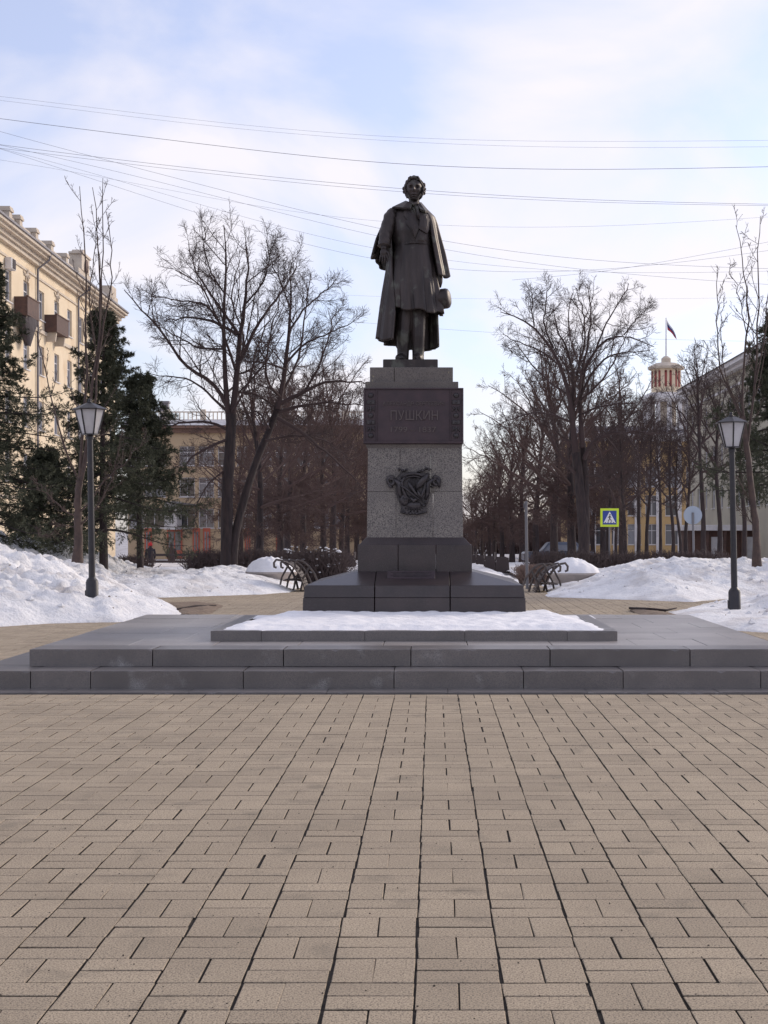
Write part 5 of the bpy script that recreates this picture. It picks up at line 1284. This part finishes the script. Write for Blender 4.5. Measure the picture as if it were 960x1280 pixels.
# ------------------------------------------------------------------ signs, posts, hedges, people, car, wires
p = P(762, 647, 50); g0 = gz(0, 50)
cs = thing('crossing_sign', 'square pedestrian crossing sign with a lime border on a thin post', 'road sign', (p.x, p.y, g0))
h_ = p.z - g0; hw = .30
obj('post', MB().tube([(0, .05, 0), (0, .05, h_ + .32)], .028, 10), M['steel'], cs)
obj('border', MB().box(-hw, hw, -.004, .015, h_ - hw, h_ + hw, .003), M['lime'], cs)
bp = obj('blue_panel', MB().box(-.225, .225, -.012, -.0045, h_ - .225, h_ + .225), M['blue'], cs)
obj('white_triangle', MB().plate([(-.20, -.015, h_ - .175), (.20, -.015, h_ - .175), (0, -.015, h_ + .20)], [(-.20, -.0125, h_ - .175), (.20, -.0125, h_ - .175), (0, -.0125, h_ + .20)]), M['signwhite'], bp)
d = MB().sphere((.01, -.017, h_ + .095), .022, 10, 6, (1, .15, 1))
d.tube([(.005, -.017, h_ + .065), (0, -.017, h_ - .03)], [.022, .018], 6, flat=.2); d.tube([(0, -.017, h_ - .03), (-.05, -.017, h_ - .13)], .013, 6, flat=.3); d.tube([(0, -.017, h_ - .03), (.045, -.017, h_ - .08), (.055, -.017, h_ - .135)], .013, 6, flat=.3)
d.tube([(0, -.017, h_ + .05), (-.055, -.017, h_ - .005)], .010, 6, flat=.3); d.tube([(0, -.017, h_ + .05), (.055, -.017, h_ + .0)], .010, 6, flat=.3)
for k in range(4): d.box(-.16 + k * .09, -.12 + k * .09, -.0175, -.0155, h_ - .172, h_ - .15)
obj('walking_figure', d, M['net'], bp)
p = P(866, 644, 58); g0 = gz(0, 58)
rs = thing('round_sign', 'pale blue-grey back of a round sign on a steel post among thin trees', 'road sign', (p.x, p.y, g0)); h_ = p.z - g0
obj('post', MB().tube([(.04, -.03, 0), (.0, -.03, h_ + .1)], .045, 10), M['steel'], rs)
obj('sign_plate', MB().lathe([(.34, 0), (.35, .01), (.35, .025), (.34, .03)], (0, .02, h_), 32, axis=(0, -1, 0)), M['signback'], rs)
p = P(657.5, 745, 39); sp_ = thing('steel_post', 'thin grey steel post standing beside the curved iron bench', 'post', (p.x, p.y, 0))
obj('tube', MB().tube([(.03, 0, 0), (0, 0, EYE - (628 - CY) * 39 / FPX)], .038, 10), M['steel'], sp_)
obj('cap', MB().lathe([(.045, 0), (.045, .06), (.02, .075)], (0, 0, EYE - (628 - CY) * 39 / FPX - .05), 10), M['steel'], sp_)
obj('clamp', MB().box(-.06, -.037, -.02, .02, 2.05, 2.16, .004), M['steel'], sp_)
def hedge(x0, x1, y0, y1, h, seed, label, m='hedge', nn=700, name='hedge', grp=None):
    g = np.random.default_rng(seed); b_ = np.stack([g.uniform(x0, x1, nn), g.uniform(y0, y1, nn), np.zeros(nn)], -1); b_[:, 2] = -0.0125 * np.maximum(b_[:, 1] - 42, 0)
    pts = [b_]; dd = norm(np.stack([g.normal(0, .25, nn), g.normal(0, .25, nn), np.ones(nn)], -1))
    for s in range(4): pts.append(pts[-1] + dd * (h * g.uniform(.85, 1.05, (nn, 1)) / 4)); dd = norm(dd + g.normal(0, .25, dd.shape))
    Pp = np.stack(pts, 1); Rr = np.linspace(.012, .006, 5)[None] * np.ones((nn, 1)); V, Q = tubes(Pp, Rr, 3)
    c, r = children(g, Pp, Rr, 5, .2, 1, .4, 45, 4, .02, .2, .8); r = np.maximum(r, .005); V2, Q2 = tubes(c, r, 3)
    t = link(name, raw_mesh(name, np.concatenate([V, V2]), np.concatenate([Q, Q2 + len(V)])), M[m]); tag(t, label, 'hedge' if name == 'hedge' else 'bush', grp); return t
hedge(-4.6, -2.6, 44.5, 47, 1.0, 5, 'clipped bare hedge with snow flecks behind the left bowl and bench', nn=900)
hedge(-7.9, -5.2, 49, 50.2, 1.0, 6, 'long dark bare hedge running behind the twin-trunked tree', nn=700)
hedge(3.2, 9.5, 49.5, 50.5, .95, 7, 'long dark bare hedge behind the right snow bank', nn=1200)
hedge(2.45, 3.2, 42.5, 43.8, .55, 8, 'dry brown bush beside the steel post', 'dry_bush', 420, 'dry_bush')
hedge(-9.1, -8.4, 44, 45.5, .8, 9, 'small dark bare bush behind the snow near the two walkers', 'hedge', 420, 'bare_bush')
def thicket():
    g = np.random.default_rng(15); nn = 2600; b_ = np.stack([g.uniform(-45, 60, nn), g.uniform(296, 312, nn), np.full(nn, -3.4)], -1); Pp = [b_]
    for k in range(4): Pp.append(Pp[-1] + np.stack([g.normal(0, .5, nn), g.normal(0, .5, nn), g.uniform(1.2, 2.2, nn)], -1))
    Pp = np.stack(Pp, 1); V, Q = tubes(Pp, np.linspace(.09, .03, 5)[None] * np.ones((nn, 1)), 3); c, r = children(g, Pp, Pp[..., 0] * 0 + .06, 7, .1, 1, .4, 45, 4, .02, .2, .9); V2, Q2 = tubes(c, np.maximum(r, .03), 3)
    stuff(link('far_thicket', raw_mesh('far_thicket', np.concatenate([V, V2]), np.concatenate([Q, Q2 + len(V)])), M['alley_twig']))
thicket()
# flecks of snow caught in the clipped hedge
g = np.random.default_rng(77); d = MB()
for i in range(120): d.sphere((g.uniform(-4.5, -2.7), g.uniform(44.4, 46.8), g.uniform(.25, 1.0)), g.uniform(.02, .05), 6, 4, (1.2, 1, .6))
stuff(obj('snow_flecks', d, M['clean_snow']))
def person(px, Y, gzz, label, hat, coat_m, face_away):
    p = P(px, 700, Y); t = thing('person', label, 'person', (p.x, p.y, gzz), 0 if face_away else math.pi, 'walkers on the far path'); b_ = MB()
    for s in (-1, 1):
        b_.tube([(s * .09, 0, .88), (s * .10, -.03 * s, .48), (s * .10, .06 * s, .06)], [.10, .075, .05], 10); b_.tube([(s * .10, .08 * s, .05), (s * .11, .08 * s - .16, .04)], [.05, .045], 8)
        b_.tube([(s * .20, 0, 1.40), (s * .26, .02, 1.12), (s * .25, -.06, .86)], [.07, .06, .045], 8); b_.sphere((s * .25, -.07, .80), .05, 8, 6, (.7, .8, 1.3))
    b_.lathe([(.14, .82), (.19, .95), (.17, 1.1), (.21, 1.35), (.14, 1.46), (.06, 1.5), (.055, 1.56)], n=14); b_.sphere((0, 0, 1.63), .105, 12, 9, (.9, 1, 1.2))
    bo = obj('body', b_, M['cloth_brown'], t, smooth=True)
    rm_ = bo.modifiers.new('skin', 'REMESH'); rm_.mode = 'VOXEL'; rm_.voxel_size = .025; rm_.use_smooth_shade = True
    dg_ = bpy.context.evaluated_depsgraph_get(); dg_.update(); mm = bpy.data.meshes.new_from_object(bo.evaluated_get(dg_)); bo.modifiers.clear(); bo.data = mm
    c_ = MB().lathe([(.235, .62), (.235, .9), (.20, 1.12), (.235, 1.36), (.15, 1.48), (.08, 1.53)], n=18, capb=False, capt=False)
    for s in (-1, 1): c_.tube([(s * .20, 0, 1.42), (s * .27, .02, 1.12), (s * .26, -.06, .88)], [.085, .078, .06], 10)
    obj('jacket', c_, M[coat_m], t, smooth=True)
    if hat: obj('hat', MB().lathe([(.118, 1.62), (.122, 1.72), (.09, 1.80), (.02, 1.835)], n=14), M[hat], t, smooth=True)
    else: obj('hair', MB().sphere((0, .015, 1.66), .115, 12, 8, (.92, 1, 1.1)), M['net'], t, smooth=True)
person(188, 92, EYE - (716 - CY) * 92 / FPX, 'person in a dark jacket and red hat standing on the far path', 'hat_red', 'cloth_dark', True)
person(214.5, 95, EYE - (714.5 - CY) * 95 / FPX, 'person in a dark brown coat walking to the right of the red hat', None, 'cloth_brown', False)
V, Q = field(-20, -14, 84, 100, .5, lambda x, y: EYE - 53 * 92 / FPX - .05 + .04 * fbm(x, y, 3)); structure(link('path', raw_mesh('path', V, Q, smooth=True), M['ground']))
# low steps and bench wall on the far path
p = P(236, 702, 74); tag(obj('dark_fence', MB().box(-1.8, 1.6, -.06, .06, .0, .12).box(-1.8, 1.6, -.05, .05, .3, .42).box(-1.8, 1.6, -.05, .05, .62, .74).box(-1.8, -1.7, -.08, .08, -.3, .85).box(1.5, 1.6, -.08, .08, -.3, .85), M['slat'], loc=(p.x, p.y, gz(0, 74))), 'low dark board fence with snowy ledges beside the walkers', 'fence')
# car roof showing behind the right snow
p = P(697, 712, 92)
car = thing('parked_car', 'dark blue-grey car parked behind the right alley trees', 'car', (p.x, p.y, gz(0, 92)), R(4))
obj('body', MB().box(-2.1, 2.1, -.85, .85, .28, .80, .10).box(-1.1, 1.45, -.74, .74, .78, 1.38, .08, (-.6, 1.1, -.62, .62)), M['car'], car)
obj('windscreen', MB().box(-.95, 1.25, -.765, .765, .84, 1.22, .02, (-.62, 1.02, -.66, .66)), M['glass'], car)
for sx_ in (-1.3, 1.3):
    for sy in (-.80, .80): obj('wheel', MB().lathe([(.31, -.1), (.31, .1)], (sx_, sy, .31), 18, axis=(0, 1, 0)), M['tyre'], car)
# overhead wires
WR = [([(-150, 128), (0, 149), (480, 208), (720, 214), (1110, 205)], .0065, 26, 'thickest dark wire crossing the sky just above the statue head'),
      ([(-150, 160), (0, 182), (240, 211), (480, 236), (720, 251), (1110, 258)], .0052, 27, 'upper wire of the close pair passing behind the statue head'),
      ([(-150, 168), (0, 184), (240, 216), (480, 240), (720, 254), (1110, 259)], .0045, 27.4, 'lower wire of the close pair passing behind the statue head'),
      ([(-150, 120), (0, 168), (160, 206), (320, 249), (465, 288), (560, 306), (740, 330), (1110, 340)], .0045, 28, 'wire falling from the upper left to the statue shoulder and on to the right'),
      ([(-150, 150), (0, 180), (160, 216), (320, 258), (465, 298), (560, 316), (740, 342), (1110, 365)], .0042, 28.5, 'wire falling from the upper left to the statue sleeve and the right tree top'),
      ([(-150, 150), (0, 182), (120, 216), (300, 272), (465, 317), (560, 330), (740, 345), (1110, 335)], .0036, 29, 'faint steep wire meeting the statue at the cuff'),
      ([(-150, 140), (0, 183), (120, 226), (300, 285), (470, 334), (560, 344), (740, 344), (960, 315), (1110, 290)], .0042, 29.5, 'lowest steep wire meeting the statue below the hand and rising to the right'),
      ([(-150, 104), (0, 119), (240, 151), (480, 174), (700, 178), (1110, 174)], .0028, 25, 'faint upper one of the two highest wires'),
      ([(-150, 108), (0, 124), (240, 157), (480, 178), (700, 186), (1110, 182)], .0028, 25.3, 'faint lower one of the two highest wires'),
      ([(-150, 180), (0, 196), (160, 226), (320, 262), (480, 282), (700, 288), (960, 272), (1110, 260)], .0032, 30, 'faint wire behind the statue chest that rises to the right edge'),
      ([(300, 362), (480, 372), (700, 375), (1110, 370)], .003, 40, 'faint level wire behind the statue knee height above the right tree'),
      ([(330, 392), (480, 406), (620, 417), (800, 424), (1110, 430)], .0042, 40, 'short wire behind the statue coat hem reaching the right tree'),
      ([(640, 350), (750, 341), (860, 322), (960, 303), (1110, 270)], .0042, 29.2, 'wire that climbs across the others towards the right edge')]
for pts, r, Y, l_ in WR:
    q = [P(a, b_, Y) for a, b_ in pts]
    xs = np.array([v.x for v in q]); zs_ = np.array([v.z for v in q]); xx = np.linspace(xs[0], xs[-1], 60); z2 = np.interp(xx, xs, zs_)
    for _ in range(60): z2[1:-1] = .25 * z2[:-2] + .5 * z2[1:-1] + .25 * z2[2:]
    tag(obj('overhead_wire', MB().tube([(a, Y, c) for a, c in zip(xx, z2)], r * .62, 5), M['wire']), l_, 'wire', 'overhead wires across the sky')
